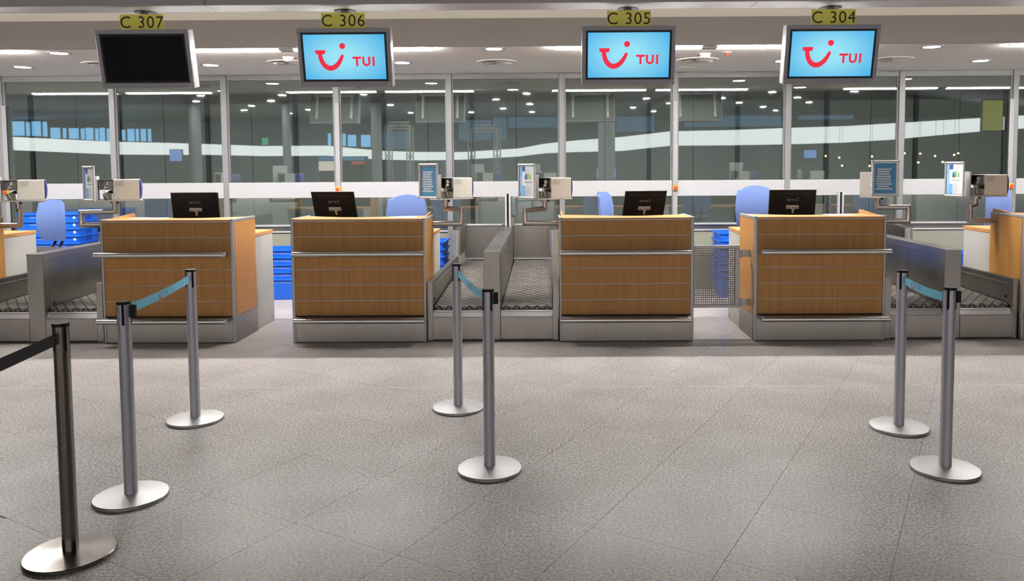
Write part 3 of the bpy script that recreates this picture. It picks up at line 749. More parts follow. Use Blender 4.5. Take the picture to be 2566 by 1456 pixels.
def poster(cu, cv, phi, kind, label, Y=YA-.08):
    c = at(cu, cv, Y); t = thing('poster_frame', c, label, 'poster', 'snap poster frames on the arms', phi)
    e, th, xo = LAST
    q = Matrix.Rotation(-phi, 3, 'Z') @ (e + Vector((-math.cos(th)*xo, -math.sin(th)*xo, .12)) - c)
    MB().tube([(.02 if q.x > 0 else -.02, .012, q.z), (q.x*.6, max(.03, q.y*.5), q.z), (q.x, q.y, q.z)], .008, 10).build('mount_arm', ALU, t, smooth=True)
    w, h = .122, .172; fr = .017
    MB().box(-w+.004, w-.004, .004, .012, -h+.004, h-.004).build('backing', ALUL, t)
    for nm, m in (('frame_bar', MB().cyl((-w, 0, h-fr/2), (w, 0, h-fr/2), fr*.62, 12)), ('frame_bar', MB().cyl((-w, 0, -h+fr/2), (w, 0, -h+fr/2), fr*.62, 12)),
                  ('frame_bar', MB().cyl((-w+fr/2, .002, -h+fr), (-w+fr/2, .002, h-fr), fr*.58, 12)), ('frame_bar', MB().cyl((w-fr/2, .002, -h+fr), (w-fr/2, .002, h-fr), fr*.58, 12))):
        m.build(nm, ALUL, t, smooth=True)
    for sx in (-1, 1):
        for sz in (-1, 1): MB().lathe([(.011, -.011), (.0125, 0), (.011, .011)], 14, (0, 0)).build('corner_cap', RAIL, t, smooth=True).location = (sx*(w-.006), -.001, sz*(h-.008))
    iw, ih = w-.024, h-.026
    def R(nm, u0, u1, v0, v1, mt, e, par): return MB().add([(u0, .003-e, v0), (u1, .003-e, v0), (u1, .003-e, v1), (u0, .003-e, v1)], [(0, 1, 2, 3)]).build(nm, mt, par, norm=False)
    if kind == 'list':
        sh = R('poster_sheet', -iw, iw, -ih, ih, PBLUE, 0, t)
        wd = (.125, .11, .11, .122, .122, .122, .134, .108, .134)
        for k in range(9):
            v = .088-k*.0235; u0 = -iw+.012
            R('list_bar', u0+.016, u0+.016+wd[k], v-.007, v+.007, PWHITE, .001, sh)
            ac = REDP if k < 3 else PYEL if k == 4 else PWHITE if k != 7 else PNAVY
            MB().add([(u0, .0018, v), (u0+.013, .0018, v-.008), (u0+.013, .0018, v+.008)], [(0, 1, 2)]).build('list_arrow', ac, sh, norm=False)
            for q in range((2, 3, 3, 2, 2, 2, 1, 2, 1)[k]): R('list_mark', u0+.02+wd[k]+q*.011, u0+.026+wd[k]+q*.011, v-.003, v+.003, PNAVY, .001, sh)
        text_mb('FLUGGAST', .016, lambda u, v, e: (u, .0018, .122+v)).build('heading', PWHITE, sh, norm=False) if 0 else None
    else:
        sh = R('poster_sheet', -iw, iw, -ih, ih, PWHITE, 0, t)
        R('side_band', -iw, -iw+.034, -ih, ih, PBLUE2, .001, sh)
        R('emblem_square', -iw+.034, -iw+.080, ih-.050, ih, PNAVY, .001, sh)
        R('blue_block', -iw+.034, -iw+.078, -ih, -ih+.100, PBLUE2, .001, sh)
        text_mb('FLUGGASTRECHTE', .020, lambda u, v, e: (-iw+.017-v, .0012, -.035+u), xs=.95).build('side_lettering', WPRINT, sh, norm=False)
        text_mb('IHRE RECHTE', .0215, lambda u, v, e: (.026+u, .0012, -.012+v), xs=.86).build('title_lettering', INK, sh, norm=False)
        for (u, hgt, mt) in ((-.022, .05, PBLUE), (-.008, .066, PNAVY), (.010, .060, PTEAL), (.026, .074, PGREEN), (.042, .064, PYEL), (.054, .05, PTEAL)):
            MB().add([(u-.008, .0014, .022), (u+.009, .0014, .020), (u+.006, .0014, .02+hgt*.75), (u+.001, .0014, .02+hgt), (u-.006, .0014, .02+hgt*.7)], [(0, 1, 2, 3, 4)]).build('figure_patch', mt, sh, norm=False)
        R('figure_patch', -.028, .008, .012, .028, PORANGE, .0012, sh)
        for k in range(11): R('text_line', -.012, .03+.05*((k*37) % 10)/10, -.048-k*.0085, -.045-k*.0085, PGREY, .001, sh)
        for k in range(3): R('text_line', -.005, .035+.012*k, .118-k*.007, .120-k*.007, PGREY, .001, sh)

rad = math.radians
# over the conveyors beside each counter
e = arm([(1074, 561), (1157, 560), (1157, 526), (1117, 522), (1117, 500)], 'steel tube swivel arm on the right side of the counter left of the centre conveyors', (0, 0, 0, .10, .10))
printer(e, rad(40), 'cream ticket printer on the arm at the counter left of the centre conveyors', .13)
poster(1073, 454, rad(-33), 'list', 'blue list poster in a silver frame at the counter left of the centre conveyors', YA-.06)
e = arm([(1402, 559), (1315, 559), (1315, 527), (1365, 523), (1365, 500)], 'steel tube swivel arm on the left side of the counter right of the centre conveyors', (0, 0, 0, .10, .10))
printer(e, rad(28), 'cream ticket printer on the arm at the counter right of the centre conveyors', .135)
poster(1319, 454, rad(-46), 'rights', 'poster frame with white and blue passenger poster at the counter right of the centre conveyors', YA-.04)
e = arm([(317, 563), (204, 564), (204, 532), (289, 530), (289, 504)], 'steel tube swivel arm on the left side of the counter beneath the dark display', (0, 0, 0, .04, .04))
printer(e, rad(24), 'cream ticket printer on the arm at the counter beneath the dark display', .16)
poster(222, 460, rad(-37), 'rights', 'poster frame with white and blue passenger poster at the counter beneath the dark display', YA-.08)
e = arm([(2163, 554), (2275, 554), (2275, 519), (2199, 519), (2199, 494)], 'steel tube swivel arm on the right side of the counter right of the perforated gate', (0, 0, 0, .02, .02))
printer(e, rad(48), 'cream ticket printer on the arm at the counter right of the perforated gate', .20)
poster(2218, 447, rad(-14), 'list', 'blue list poster in a silver frame at the counter right of the perforated gate', YA-.27)
e = arm([(-25, 565), (51, 565), (51, 530), (47, 528), (47, 505)], 'steel tube swivel arm at the counter cut by the left edge', (0, 0, 0, .12, .12))
printer(e, rad(30), 'cream ticket printer on the arm at the counter cut by the left edge', .155)
e = arm([(2494, 552), (2430, 552), (2430, 518), (2443, 516), (2443, 492)], 'steel tube swivel arm at the counter cut by the right edge', (0, 0, 0, .12, .12))
printer(e, rad(2), 'cream ticket printer on the arm at the counter cut by the right edge', .12)
poster(2391, 449, rad(-74), 'rights', 'poster frame with white and blue passenger poster at the counter cut by the right edge', YA)

# ------------------------------------------------------------------ counter monitors
def monitor(cu, cv, num, yaw, wpx, roll=0):
    Y = YC+.70; c = at(cu, cv, Y); ztop = at(cu, cv-33, Y).z
    t = thing('computer_monitor', (c.x, Y, .998), 'black flat monitor seen from behind, at the ' + WHERE[num], 'monitor', 'black monitors on the counters', yaw)
    w = wpx/2*Y/F; z1 = ztop-.998; z0 = z1-.30; dz = z1-.365; tl = -math.tan(rad(9))
    def B(nm, x0, x1, za, zb, d0, d1, mt, par=None, bev=.004):
        m = MB(); f = lambda z: (z-.2)*tl + 0
        vs = [(x+roll*(z-.2), f(z)+d, z) for z in (za, zb) for (x, d) in ((x0, d0), (x1, d0), (x1, d1), (x0, d1))]
        m.add(vs, [(0, 3, 2, 1), (4, 5, 6, 7), (0, 1, 5, 4), (1, 2, 6, 5), (2, 3, 7, 6), (3, 0, 4, 7)]); return m.build(nm, mt, par or t, bevel=bev)
    B('back_shell', -w, w, z0, z1, 0, .028, BLACK)
    B('rim', -w-.003, w+.003, z1-.004, z1+.004, -.002, .034, ALUL, bev=.001)
    B('screen_glass', -w+.01, w-.01, z0+.012, z1-.012, .028, .030, SCROFF, bev=0)
    MB().box(-.03, .03, .01, .04, .008, .25).build('stand', BLACK, t, bevel=.004)
    MB().box(-.11, .11, -.06, .12, 0, .008).build('stand_base', BLACK, t, bevel=.004)
    f = lambda z: (z-.2)*tl
    pl = lambda u, v, e: (u+roll*(v+dz-.2), f(v+dz)-.0008, v+dz)
    text_mb('terra', .040, lambda u, v, e: pl(u-.014, v+.262, e), xs=1.1).build('logo_lettering', LOGOG, t, norm=False)
    m = MB(); ribbon(m, [(.052+.012*math.cos(a), .264+.012*math.sin(a)) for a in [rad(40+i*28) for i in range(11)]], [.0035]*11, pl); m.build('logo_mark', LOGOG, t, norm=False)
    poly_mb([(-.062, .168), (.066, .168), (.066, .205), (-.062, .205)], pl).build('type_label', STICK, t, norm=False)
    m = MB()
    for k, (a, b) in enumerate(((-.05, -.02), (0, .02), (.03, .055))): m.add([pl(a, .174, 0), pl(b, .174, 0), pl(b, .181, 0), pl(a, .181, 0)], [(0, 1, 2, 3)])
    m.v = [(x, y-.0006, z) for x, y, z in m.v]; m.build('label_print', INK, t, norm=False)
    poly_mb([(.008+.012*math.cos(2*PI*k/16), .135+.011*math.sin(2*PI*k/16)) for k in range(16)], pl).build('seal_sticker', PYEL, t, norm=False)
    poly_mb([(-.006, .150), (.022, .150), (.022, .166), (-.006, .166)], pl).build('seal_sticker', STICK, t, norm=False)
    m = MB()
    for k in range(7): m.add([pl(-.16+k*.047, .318, 0), pl(-.128+k*.047, .318, 0), pl(-.128+k*.047, .330, 0), pl(-.16+k*.047, .330, 0)], [(0, 1, 2, 3)])
    m.build('vent_row', BLACKM, t, norm=False)['kind'] = 'stuff'
monitor(490, 515, 307, rad(0), 118)
monitor(840, 513, 306, rad(-4), 109, -.10)
monitor(1613, 511, 305, rad(6), 105, .11)
monitor(1985, 508, 304, rad(0), 116)

# ------------------------------------------------------------------ staff chairs
def chair(cu, ztop_v, Y, yaw, label, bw=.44, bh=.50):
    ctop = at(cu, ztop_v, Y); zt = ctop.z
    t = thing('staff_chair', (ctop.x, Y, 0), label, 'chair', 'blue backed staff chairs', yaw)
    # local: backrest faces +y side of the seat (seat towards -y means operator looks to the hall)
    zb = zt-bh
    g = []; n, k_ = 10, 10
    def prof(front):
        rows = []
        for i in range(n+1):
            v = i/n; hw = bw/2*(.80+.20*math.sin(PI*min(1, v*.9+.05)))
            if v > .88: hw *= math.sqrt(max(0.0, 1-((v-.88)/.12)**2*.35))
            if v < .10: hw *= .9+.1*v/.10
            row = []
            for j in range(k_+1):
                s_ = -1+2*j/k_; edge = abs(s_)**4
                y = .10*s_*s_*-.45 + .03*math.sin(PI*v)*-1
                th = .032*(1-edge)*(1 if front else -1)
                row.append((hw*s_, y-th*1.0, zb+v*bh - (.035*s_*s_ if v > .9 else 0)))
            rows.append(row)
        return rows
    m = MB(); m.sheet(prof(True)); m.sheet(prof(False))
    b = m.build('backrest', FABRIC, t, smooth=True)
    MB().tube([(-.05, .0, zb+.12), (-.05, .03, zb-.02), (-.05, -.08, zb-.13)], .014, 10).build('back_strut', BLACK, t, smooth=True)
    MB().tube([(.05, .0, zb+.12), (.05, .03, zb-.02), (.05, -.08, zb-.13)], .014, 10).build('back_strut', BLACK, t, smooth=True)
    zs_ = zb-.10
    rows = []
    for i in range(7):
        ph = [-.045, -.035, -.012, .012, .03, .036, .02][i]; sc = [.62, .86, .98, 1.0, .94, .7, .02][i]
        rows.append([(.235*sc*math.copysign(abs(math.cos(a))**.6, math.cos(a)), -.26+.225*sc*math.copysign(abs(math.sin(a))**.6, math.sin(a)), zs_+ph) for a in [2*PI*q/28 for q in range(29)]])
    MB().sheet(rows).build('seat', SEATF, t, smooth=True)
    MB().box(-.09, .09, -.35, -.17, zs_-.075, zs_-.043).build('seat_plate', BLACK, t, bevel=.005)
    MB().cyl((0, -.26, .10), (0, -.26, zs_-.06), .025, 16).build('gas_column', RAIL, t, smooth=True)
    for q in range(5):
        a = 2*PI*q/5+.3; d = Vector((math.cos(a), math.sin(a), 0)); c0 = Vector((0, -.26, .11))
        MB().tube([c0, c0+d*.28+Vector((0, 0, -.045))], .018, 10).build('base_leg', BLACK, t, smooth=True)
        MB().cyl(c0+d*.28+Vector((0, 0, -.086))+d.cross(Vector((0, 0, 1)))*.012, c0+d*.28+Vector((0, 0, -.086))-d.cross(Vector((0, 0, 1)))*.012, .024, 14).build('castor', RUB, t, smooth=True)
    return t
chair(138, 500, 9.2, rad(-13), 'blue backed staff chair in front of the tub stack beside the left conveyors', .42, .49)
chair(1020, 488, 8.75, rad(4), 'blue backed staff chair behind counter C 306', .46)
chair(1506, 480, 8.75, rad(66), 'blue backed staff chair turned sideways behind counter C 305', .44)
chair(1893, 465, 8.75, rad(-4), 'blue backed staff chair half behind the monitor of counter C 304', .47)
chair(2488, 462, 8.75, rad(30), 'blue backed staff chair behind the printer at the counter cut by the right edge', .50)

# ------------------------------------------------------------------ blue luggage tubs
def tub_proto():
    t = thing('luggage_tub', (0, 0, 0), 'x', 'tub', 'x')
    L, Wd, H = .40, .235, .27
    def ring(l, w, z, r=.03): 
        pts = []
        for cx, cy, a0 in ((l-r, w-r, 0), (-l+r, w-r, 90), (-l+r, -w+r, 180), (l-r, -w+r, 270)):
            for k in range(4): a = rad(a0+30*k); pts.append((cx+r*math.cos(a), cy+r*math.sin(a), z))
        return pts
    rings = [ring(L*.86, Wd*.82, .004), ring(L*.955, Wd*.935, H-.07), ring(L*.965, Wd*.945, H-.02), ring(L, Wd, H-.02), ring(L, Wd, H), ring(L*.94, Wd*.92, H), ring(L*.93, Wd*.91, H-.06), ring(L*.84, Wd*.80, .012)]
    g = [r+[r[0]] for r in rings]
    m = MB(); m.sheet(g); n = 16
    m.f.append(list(range(16))[::-1]); m.f.append([7*17+k for k in range(16)])
    m.build('shell', BLUE, t, smooth=True)
    text_mb('EIGENTUM FLUGHAFEN HANNOVER', .030, lambda u, v, e: (u, -Wd*.943, H-.052+v*.8), xs=.92, res=1).build('lettering', TUBTXT, t, norm=False)
    for s_ in (-1, 1):
        MB().box(s_*L*.958-.002, s_*L*.958+.004, -.06, .06, H-.072, H-.028).build('handle_hole', BLUED, t)
    ar = [(-.012, .018), (-.012, .004), (-.022, .004), (0, -.018), (.022, .004), (.012, .004), (.012, .018)]
    MB().add([(.335+x, -Wd*.945, H-.054+z) for x, z in ar], [list(range(7))]).build('arrow_mark', WPRINT, t, norm=False)
    return t
TUB = tub_proto(); first = [True]
ORD = ('topmost', 'second from the top', 'third from the top', 'fourth from the top', 'fifth from the top', 'sixth from the top', 'seventh from the top', 'eighth from the top', 'ninth from the top', 'tenth from the top')
def stack(x, y, n, label, group, rz=0.0, arrows=False):
    for k in range(n):
        if first[0]: o = TUB; first[0] = False
        else: o = copy_tree(TUB)
        o.location = (x+random.uniform(-.002, .002), y, k*.0915); o.rotation_euler[2] = rz
        tag(o, label.replace('blue luggage tub in', 'blue tub, %s of' % ORD[n-1-k]), 'tub', group)
        if not arrows:
            for ch in [c for c in o.children if c.name.startswith('arrow_mark')]: bpy.data.objects.remove(ch)
stack(at(118, 560, 9.70).x+.0, 9.70+.235, 10, 'blue luggage tub in the tall stack behind a blue chair', 'tall tub stack left of counter C 307', arrows=True)
stack(at(700, 700, 9.60).x+.05, 9.60+.235, 5, 'blue luggage tub in the stack in the open gap between two counters', 'tub stack between counters C 307 and C 306')
stack(at(1116, 650, 9.60).x-.40, 9.60+.235, 6, 'blue luggage tub in the stack left of the centre conveyors', 'tub stack behind counter C 306')
stack(at(1801, 650, 9.60).x+.40, 9.60+.235, 7, 'blue luggage tub in the stack behind the perforated gate', 'tub stack behind the gate')
stack(at(2404, 650, 9.60).x+.44, 9.60+.235, 4, 'blue luggage tub in the low stack behind the right conveyors', 'low tub stack at the right conveyors')

# ------------------------------------------------------------------ emergency buttons on the mullions
for u, v, l in ((18, 481, 'beyond the left edge printer'), (848, 475, 'above the monitor of C 306'), (1692, 470, 'beside the monitor of C 305'), (2530, 466, 'above the chair at the right edge')):
    c = at(u, v, YG-.06); t = thing('emergency_button', (c.x, YG-.052, c.z), 'yellow box with red stop button on the mullion ' + l, 'button', 'emergency stop buttons')
    MB().box(-.034, .034, -.045, 0, -.034, .034).build('button_box', YBTN, t, bevel=.004)
    MB().cyl((0, -.045, 0), (0, -.058, 0), .014, 16).build('stem', RBTN, t, smooth=True)
    m = MB(); m.lathe([(.001, .0), (.024, .0), (.026, .006), (.022, .014), (.001, .016)], 24); m.v = [(x, -.056-z, y) for x, y, z in m.v]; m.build('mushroom_head', RBTN, t, smooth=True)
    MB().box(-.03, .03, -.012, .0, .034, 1.15).build('conduit', MULLC, t, bevel=.003); MB().box(-.03, .03, -.012, .0, -.9, -.034).build('conduit', MULLC, t, bevel=.003)

# papers on the ledges
for x, n_, w in ((at(362, 545, 7.4).x, 307, .30), (at(1010, 545, 7.4).x, 306, .22), (at(2110, 540, 7.4).x, 304, .24)):
    tag(MB().box(x-w/2, x+w/2, YC+.12, YC+.33, 1.1725, 1.1745).build('paper_pad', PAPER), 'pale paper pad lying on the ' + WHERE[n_], 'paper', 'paper pads on the counters')

# ------------------------------------------------------------------ queue barriers
def stanchion(x, y, label, rz, metal, basem, H=1.002, D=.35, lean=(0, 0), clip=None):
    t = thing('queue_stanchion', (x, y, 0), label, 'stanchion', 'queue stanchions', rz)
    R = D/2
    MB().lathe([(R-.003, .0), (R, .003), (R, .0145), (R-.0025, .017), (R*.5, .0215), (.036, .027), (.001, .027)], 64).build('base', basem, t, smooth=True)
    lx, ly = lean
    MB().cyl((0, 0, .02), (lx, ly, H-.012), .0315, 32).build('post', metal, t, smooth=True)
    cp = MB(); cp.lathe([(.0335, H-.014), (.0335, H-.004), (.031, H), (.001, H)], 32, (lx, ly)); cp.build('cap', BLACK, t, smooth=True)
    for q in range(4):
        a = PI/2*q; d = Vector((math.cos(a), math.sin(a), 0)); n_ = Vector((-d.y, d.x, 0)); m = MB()
        base = Vector((lx, ly, 0)); hw = .0068; vs = []
        for z in (H-.118, H-.008):
            for dd, ww in ((.026, -hw), (.0335, -hw), (.0335, hw), (.026, hw)): vs.append(base+d*dd+n_*ww+Vector((0, 0, z)))
        m.add(vs, [(0, 3, 2, 1), (4, 5, 6, 7), (0, 1, 5, 4), (1, 2, 6, 5), (2, 3, 7, 6), (3, 0, 4, 7)])
        m.build('slot', BLACK, t, bevel=.003)
    if clip is not None:
        a = clip; d = Vector((math.cos(a), math.sin(a), 0)); n_ = Vector((-d.y, d.x, 0)); vs = []
        for z in (H-.082, H-.018):
            for dd, ww in ((.030, -.016), (.055, -.016), (.055, .016), (.030, .016)): vs.append(Vector((lx, ly, 0))+d*dd+n_*ww+Vector((0, 0, z)))
        MB().add(vs, [(0, 3, 2, 1), (4, 5, 6, 7), (0, 1, 5, 4), (1, 2, 6, 5), (2, 3, 7, 6), (3, 0, 4, 7)]).build('tape_clip', BLACK, t, bevel=.003)
    return t
def tape(t, p0, p1, z0, z1, mt, hw=.0245, sag=.012, twist=0, logo=True, end_clip=None, flip=1, name='tape'):
    """band between two posts, child of stanchion t (given in world space)"""
    inv = (Matrix.Translation(t.location) @ Matrix.Rotation(t.rotation_euler[2], 4, 'Z')).inverted()
    p0 = Vector((*p0, z0)); p1 = Vector((*p1, z1)); g = []; n = 16
    dr = (p1-p0); dr.z = 0; dr.normalize(); nm = Vector((-dr.y, dr.x, 0))
    def pt(q, v, off=0):
        p = p0.lerp(p1, q); p.z -= sag*4*q*(1-q); a = twist*math.sin(PI*q)
        return inv @ (p + Vector((0, 0, 1))*v*math.cos(a) + nm*(v*math.sin(a)+off))
    for s_ in range(n+1): g.append([pt(s_/n, -hw, -.0005), pt(s_/n, hw, -.0005)])
    g2 = [[pt(s_/n, hw, .0005), pt(s_/n, -hw, .0005)] for s_ in range(n+1)]
    m = MB(); m.sheet(g); m.sheet(g2); o = m.build(name, mt, t, norm=False)
    if logo:
        L = (p1-p0).length; c = logo if logo is not True else .46
        def pl(u, v, e): 
            q = c + flip*u/L; return pt(q, v, -flip*.0012 if flip > 0 else .0012)
        smile(lambda u, v, e: pl(u-.03, v-.002, e), .17).build('print_emblem', REDP, o, norm=False)
        text_mb('TUI', .020, lambda u, v, e: pl(u+.012, v-.004, e), res=1).build('print_lettering', REDP, o, norm=False)
        mm = MB()
        for k, (a, b) in enumerate(((.045, .095), (.055, .105))): mm.add([pl(a, .006-k*.012, 0), pl(b, .006-k*.012, 0), pl(b, .010-k*.012, 0), pl(a, .010-k*.012, 0)], [(0, 1, 2, 3)])
        mm.build('print_lines', NAVYP, o, norm=False)
    return o
SP = {'A': (-.325, 4.161), 'B': (-.621, 5.246), 'C': (2.205, 4.816), 'D': (2.152, 4.141), 'E': (-2.114, 3.819), 'F': (-2.331, 5.017), 'G': (-2.065, 3.240)}
def unit(a, b):
    d = Vector((SP[b][0]-SP[a][0], SP[b][1]-SP[a][1])); return d.normalized()
A = stanchion(*SP['A'], 'silver stanchion before the centre conveyors, on the hall side, black clip at its head', rad(-52), SATIN, BASEM, lean=(0, 0), clip=rad(52))
Bs = stanchion(*SP['B'], 'silver stanchion before the centre conveyors, on the counter side of its pair', rad(-52), SATIN, BASEM)
C_ = stanchion(*SP['C'], 'silver stanchion before the right conveyors, on the counter side of its pair', rad(-40), SATIN, BASEM)
D_ = stanchion(*SP['D'], 'silver stanchion before the right conveyors, on the hall side, black clip at its head', rad(-40), SATIN, BASEM, clip=rad(40))
E_ = stanchion(*SP['E'], 'silver stanchion before counter C 307, on the hall side, black clip at its head', rad(-72), SATIN, BASEM, clip=rad(84))
F_ = stanchion(*SP['F'], 'silver stanchion before counter C 307, on the counter side of its pair', rad(-45), SATIN, BASEM)
G_ = stanchion(*SP['G'], 'dark polished steel stanchion with black belt, at the left edge of the hall', rad(-30), CHROME, CHROME, H=1.012, D=.36)
d = unit('B', 'A'); tape(Bs, (SP['B'][0]+d.x*.03, SP['B'][1]+d.y*.03), (SP['A'][0]-d.x*.03, SP['A'][1]-d.y*.03), .945, .94, TAPE, logo=.46)
d = unit('C', 'D'); tape(C_, (SP['C'][0]+d.x*.03, SP['C'][1]+d.y*.03), (SP['D'][0]-d.x*.03, SP['D'][1]-d.y*.03), .945, .94, TAPE, logo=.27)
d = unit('F', 'E'); tape(F_, (SP['F'][0]+d.x*.03, SP['F'][1]+d.y*.03), (SP['E'][0]-d.x*.03, SP['E'][1]-d.y*.03), .945, .955, TAPE, logo=.50, flip=-1)
# black belt running out of the picture to the next post
q = fl(0, 918, .935); dv = Vector((q.x-SP['G'][0], q.y-SP['G'][1])).normalized(); SP['H'] = (SP['G'][0]+dv.x*1.35, SP['G'][1]+dv.y*1.35)
H_ = stanchion(*SP['H'], 'dark polished steel stanchion outside the left edge holding the black belt end', rad(-30), CHROME, CHROME, H=1.012, D=.36)
bt = tape(G_, (SP['G'][0]+dv.x*.034, SP['G'][1]+dv.y*.034), (SP['H'][0]-dv.x*.03, SP['H'][1]-dv.y*.03), .950, .945, BTAPE, sag=.01, logo=False, name='belt')
inv = (Matrix.Translation(G_.location) @ Matrix.Rotation(G_.rotation_euler[2], 4, 'Z')).inverted()
nm = Vector((-dv.y, dv.x, 0)); 
if nm.y > 0: nm = -nm
def bp(u, v): p = Vector((SP['G'][0]+dv.x*u, SP['G'][1]+dv.y*u, .949+v-.004*u)) + nm*.0016; return inv @ p
m = MB()
for k in range(4): m.add([bp(.185+k*.016, -.016), bp(.193+k*.016, -.016), bp(.181+k*.012, .014), bp(.176+k*.012, .014)], [(0, 1, 2, 3)])
m.build('print_emblem', PGREY, bt, norm=False)
text_mb('Hannover\nAirport', .020, lambda u, v, e: bp(.10-u, v), res=1, xs=1.0).build('print_lettering', PGREY, bt, norm=False)

# ------------------------------------------------------------------ the hall behind the camera (seen in the glass)
ZH = 6.6; YBK = -64.0
hc = sroot('ceiling_hall', (0, 0, ZH))
hp = mat('hall_roof_dark', (.10, .10, .105), .45, .3)
for k in range(-11, 12):
    MB().box(k*6-2.98, k*6+2.98, YBK, ybf, 0, .1).build('ceiling_panel', hp, hc)
struct(MB().box(-64, 64, ybf+.0, ybf+.02, zu+1.15, ZH).build('trim_6', BEAMM))
HW = mat('hall_wall_grey', (.16, .17, .18), .6)
struct(MB().box(-64, 64, YBK-.2, YBK, 0, ZH).build('wall_hall', HW))
struct(MB().box(-64.2, -64, YBK, 14, 0, ZH).build('wall_left', HW)); struct(MB().box(64, 64.2, YBK, 14, 0, ZH).build('wall_right', HW))
hl = MB(); hl.add([(.26*math.cos(2*PI*k/12), .26*math.sin(2*PI*k/12), -.02) for k in range(12)], [list(range(12))[::-1]]); hlm = hl.mesh('lens', HALLM, norm=False)
hr = MB().lathe([(.26, .0), (.26, -.03), (.32, -.03), (.32, .0)], 20).mesh('trim_ring', ALU)
gi = 0
for i in range(-5, 4):
    for j in range(8):
        x, y = i*5.6+3+(1.2 if j % 2 else -1.2), -19.0-j*4.6
        t = thing('hall_downlight', (x, y, ZH), 'round downlight in the dark hall roof, mirrored in the window glass', 'ceiling light', 'downlights in the hall roof')
        for mm, nm_ in ((hlm, 'lens'), (hr, 'trim_ring')):
            o = bpy.data.objects.new(nm_, mm); COL.objects.link(o); o.parent = t
# curved mezzanine parapet, its lighting put in as glow, placed from its mirror image
def mir(u, v, dist):   # pixel seen in the glass -> real point at virtual depth dist
    p = at(u, v, dist); return Vector((p.x, 2*YG-dist, p.z))
prof = [(-60, 340, 374), (30, 343, 376), (280, 355, 387), (420, 358, 388), (520, 361, 388), (655, 366, 391), (818, 365, 390), (955, 378, 400), (1060, 381, 402), (1160, 381, 400), (1300, 372, 392), (1366, 360, 384), (1442, 352, 381), (1560, 343, 378), (1680, 329, 365), (1830, 326, 364), (1990, 320, 361), (2120, 316, 357), (2235, 309, 350), (2350, 302, 339), (2450, 296, 330), (2620, 286, 318)]
g = []; 
for u, a, b in prof:
    dist = min(78, max(48, F*1.15/(b-a))); g.append([mir(u, b, dist), mir(u, a, dist)])
mp_ = MB(); mp_.sheet(g); g2 = [[p[0]+Vector((0, -.3, 0)), p[1]+Vector((0, -.3, 0))] for p in g]; mp_.sheet(g2)
struct(mp_.build('trim_7', PARAM, norm=False))
# dusk windows above the parapet
k = 0
for u0, u1, v0, v1 in ((31, 60, 304, 340), (66, 74, 306, 341), (80, 101, 304, 341), (108, 117, 305, 342), (127, 150, 320, 347), (158, 165, 321, 347), (173, 196, 321, 348), (203, 211, 322, 349), (215, 233, 320, 351), (239, 246, 322, 352), (250, 262, 320, 354), (268, 280, 322, 355),
                       (306, 313, 325, 352), (320, 336, 323, 354), (341, 347, 323, 354), (353, 365, 323, 354), (371, 378, 323, 355), (720, 729, 335, 363), (822, 829, 335, 365), (858, 866, 335, 366), (872, 892, 338, 367), (905, 928, 338, 368)):
    dist = 79.0; a, b = mir(u0, v1, dist), mir(u1, v0, dist); k += 1
    w = struct(MB().box(min(a.x, b.x), max(a.x, b.x), a.y-.05, a.y, a.z, b.z).build('window_%d' % (20+k), DUSK))
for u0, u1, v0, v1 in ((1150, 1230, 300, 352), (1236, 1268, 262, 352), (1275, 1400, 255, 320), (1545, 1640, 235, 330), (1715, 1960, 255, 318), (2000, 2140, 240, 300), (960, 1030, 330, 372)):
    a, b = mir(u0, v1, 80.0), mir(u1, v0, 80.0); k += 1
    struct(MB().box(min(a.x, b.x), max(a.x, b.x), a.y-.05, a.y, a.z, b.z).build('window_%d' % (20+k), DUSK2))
def hallbox(name, u0, u1, v0, v1, dist, mt, label, cat, dep=.15, group=None):
    a, b = mir(u0, v1, dist), mir(u1, v0, dist)
    o = thing(name, (a.x, a.y, a.z), label, cat, group)
    w, h = b.x-a.x, b.z-a.z
    MB().box(0, w, -dep, -.01, 0, h).build('casing', BLACK, o); MB().box(w*.03, w*.97, -.01, 0.0, h*.04, h*.96).build('face', mt, o)
hallbox('info_screen', 425, 456, 374, 405, 50, SCRB, 'glowing blue info screen mirrored in the window above counter C 307', 'screen')
hallbox('info_screen', 2014, 2047, 375, 397, 50, SCRB, 'small glowing blue screen mirrored in the window above counter C 304', 'screen')
hallbox('exit_sign', 656, 672, 345, 364, 55, EXITG, 'small green exit sign mirrored in the window between C 307 and C 306', 'sign')
kb = mir(799, 428, 60); kt = thing('kiosk', (kb.x, kb.y, 0), 'kiosk with blue fascia and lit counter mirrored in the glass over the C 306 monitor', 'kiosk')
for nm_, u0, u1, v0, v1, mt in (('lit_shelf', 799, 842, 404, 428, SHOPL), ('fascia', 799, 912, 392, 403, SHOPB), ('lit_shelf', 880, 912, 404, 412, SHOPR)):
    a, b = mir(u0, v1, 60), mir(u1, v0, 60); MB().box(a.x-kb.x, b.x-kb.x, -.2, 0, a.z, b.z).build(nm_, mt, kt)
w_ = mir(912, 428, 60).x-kb.x; MB().box(0, w_, -1.5, -.2, 0, mir(800, 392, 60).z).build('body', BLACK, kt)
hallbox('yellow_board', 2460, 2516, 248, 330, 34, YPOST, 'large yellow advertising board mirrored in the window at the right edge', 'board')
for u in (1497, 1541): hallbox('light_tube', u-1.5, u+1.5, 422, 448, 40, VIOL, 'thin violet light tube mirrored in the window above counter C 305', 'light', .03, 'violet light tubes')
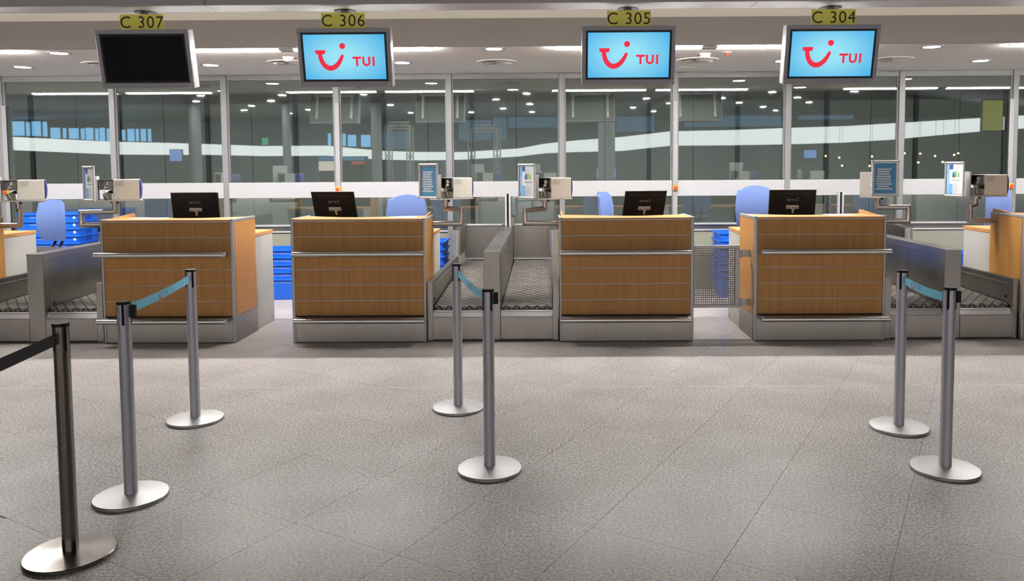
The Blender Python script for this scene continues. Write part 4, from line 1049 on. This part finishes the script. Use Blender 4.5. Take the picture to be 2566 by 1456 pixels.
for i, (u, v) in enumerate(((2069, 391), (2103, 395), (2110, 415), (2179, 416), (2185, 392), (2267, 384), (2301, 407), (2306, 385), (2343, 391), (2362, 406), (2391, 388), (2401, 384))):
    p = mir(u, v, 46); o = tag(MB().lathe([(.001, -.05), (.04, -.03), (.05, 0), (.04, .03), (.001, .05)], 12).build('pendant_bulb', BULB), 'tiny warm pendant bulb mirrored in the window right of counter C 304', 'bulb', 'warm pendant bulbs in the hall')
    o.location = p
    cd = MB().cyl((0, 0, .05), (0, 0, ZH-p.z), .008, 6).build('cord', BLACK, o)
for u, w in ((490, 30), (945, 26), (1520, 42), (720, 20)):
    p = mir(u, 400, 60); r = w/2*60/F
    o = tag(MB().cyl((p.x, p.y, 0), (p.x, p.y, ZH), r, 24).build('hall_column', HW, None, smooth=True), 'tall dark round column of the hall mirrored in the window glass', 'column', 'columns in the hall')

def truss(u0, u1, v0, dist, label):
    a, b = mir(u0, 410, dist), mir(u1, 410, dist); zt = mir(u0, v0, dist).z; t = thing('lighting_truss', (a.x, a.y, 0), label, 'truss', 'lighting trusses in the hall')
    w = abs(b.x-a.x); r = .28
    def seg(p, q, nm):
        p = Vector(p); q = Vector(q); d = (q-p).normalized(); n = d.orthogonal().normalized(); k = d.cross(n); L = (q-p).length; m = MB()
        cs = [n*r*.5+k*r*.5, -n*r*.5+k*r*.5, -n*r*.5-k*r*.5, n*r*.5-k*r*.5]
        for c in cs: m.cyl(p+c, q+c, .03, 8)
        st_ = max(2, int(L/.45))
        for i in range(st_):
            for j in range(4): m.cyl(p+cs[j]+d*L*i/st_, p+cs[(j+1) % 4]+d*L*(i+1)/st_, .015, 6)
        m.build(nm, ALU, t)
    seg((0, 0, 0), (0, 0, zt), 'tower'); seg((w, 0, 0), (w, 0, zt), 'tower'); seg((0, 0, zt), (w, 0, zt), 'cross_beam')
truss(975, 1028, 315, 46, 'aluminium lighting truss frame mirrored in the window right of display C 306')
truss(1182, 1246, 322, 46, 'aluminium lighting truss frame mirrored in the window between the centre mullions')
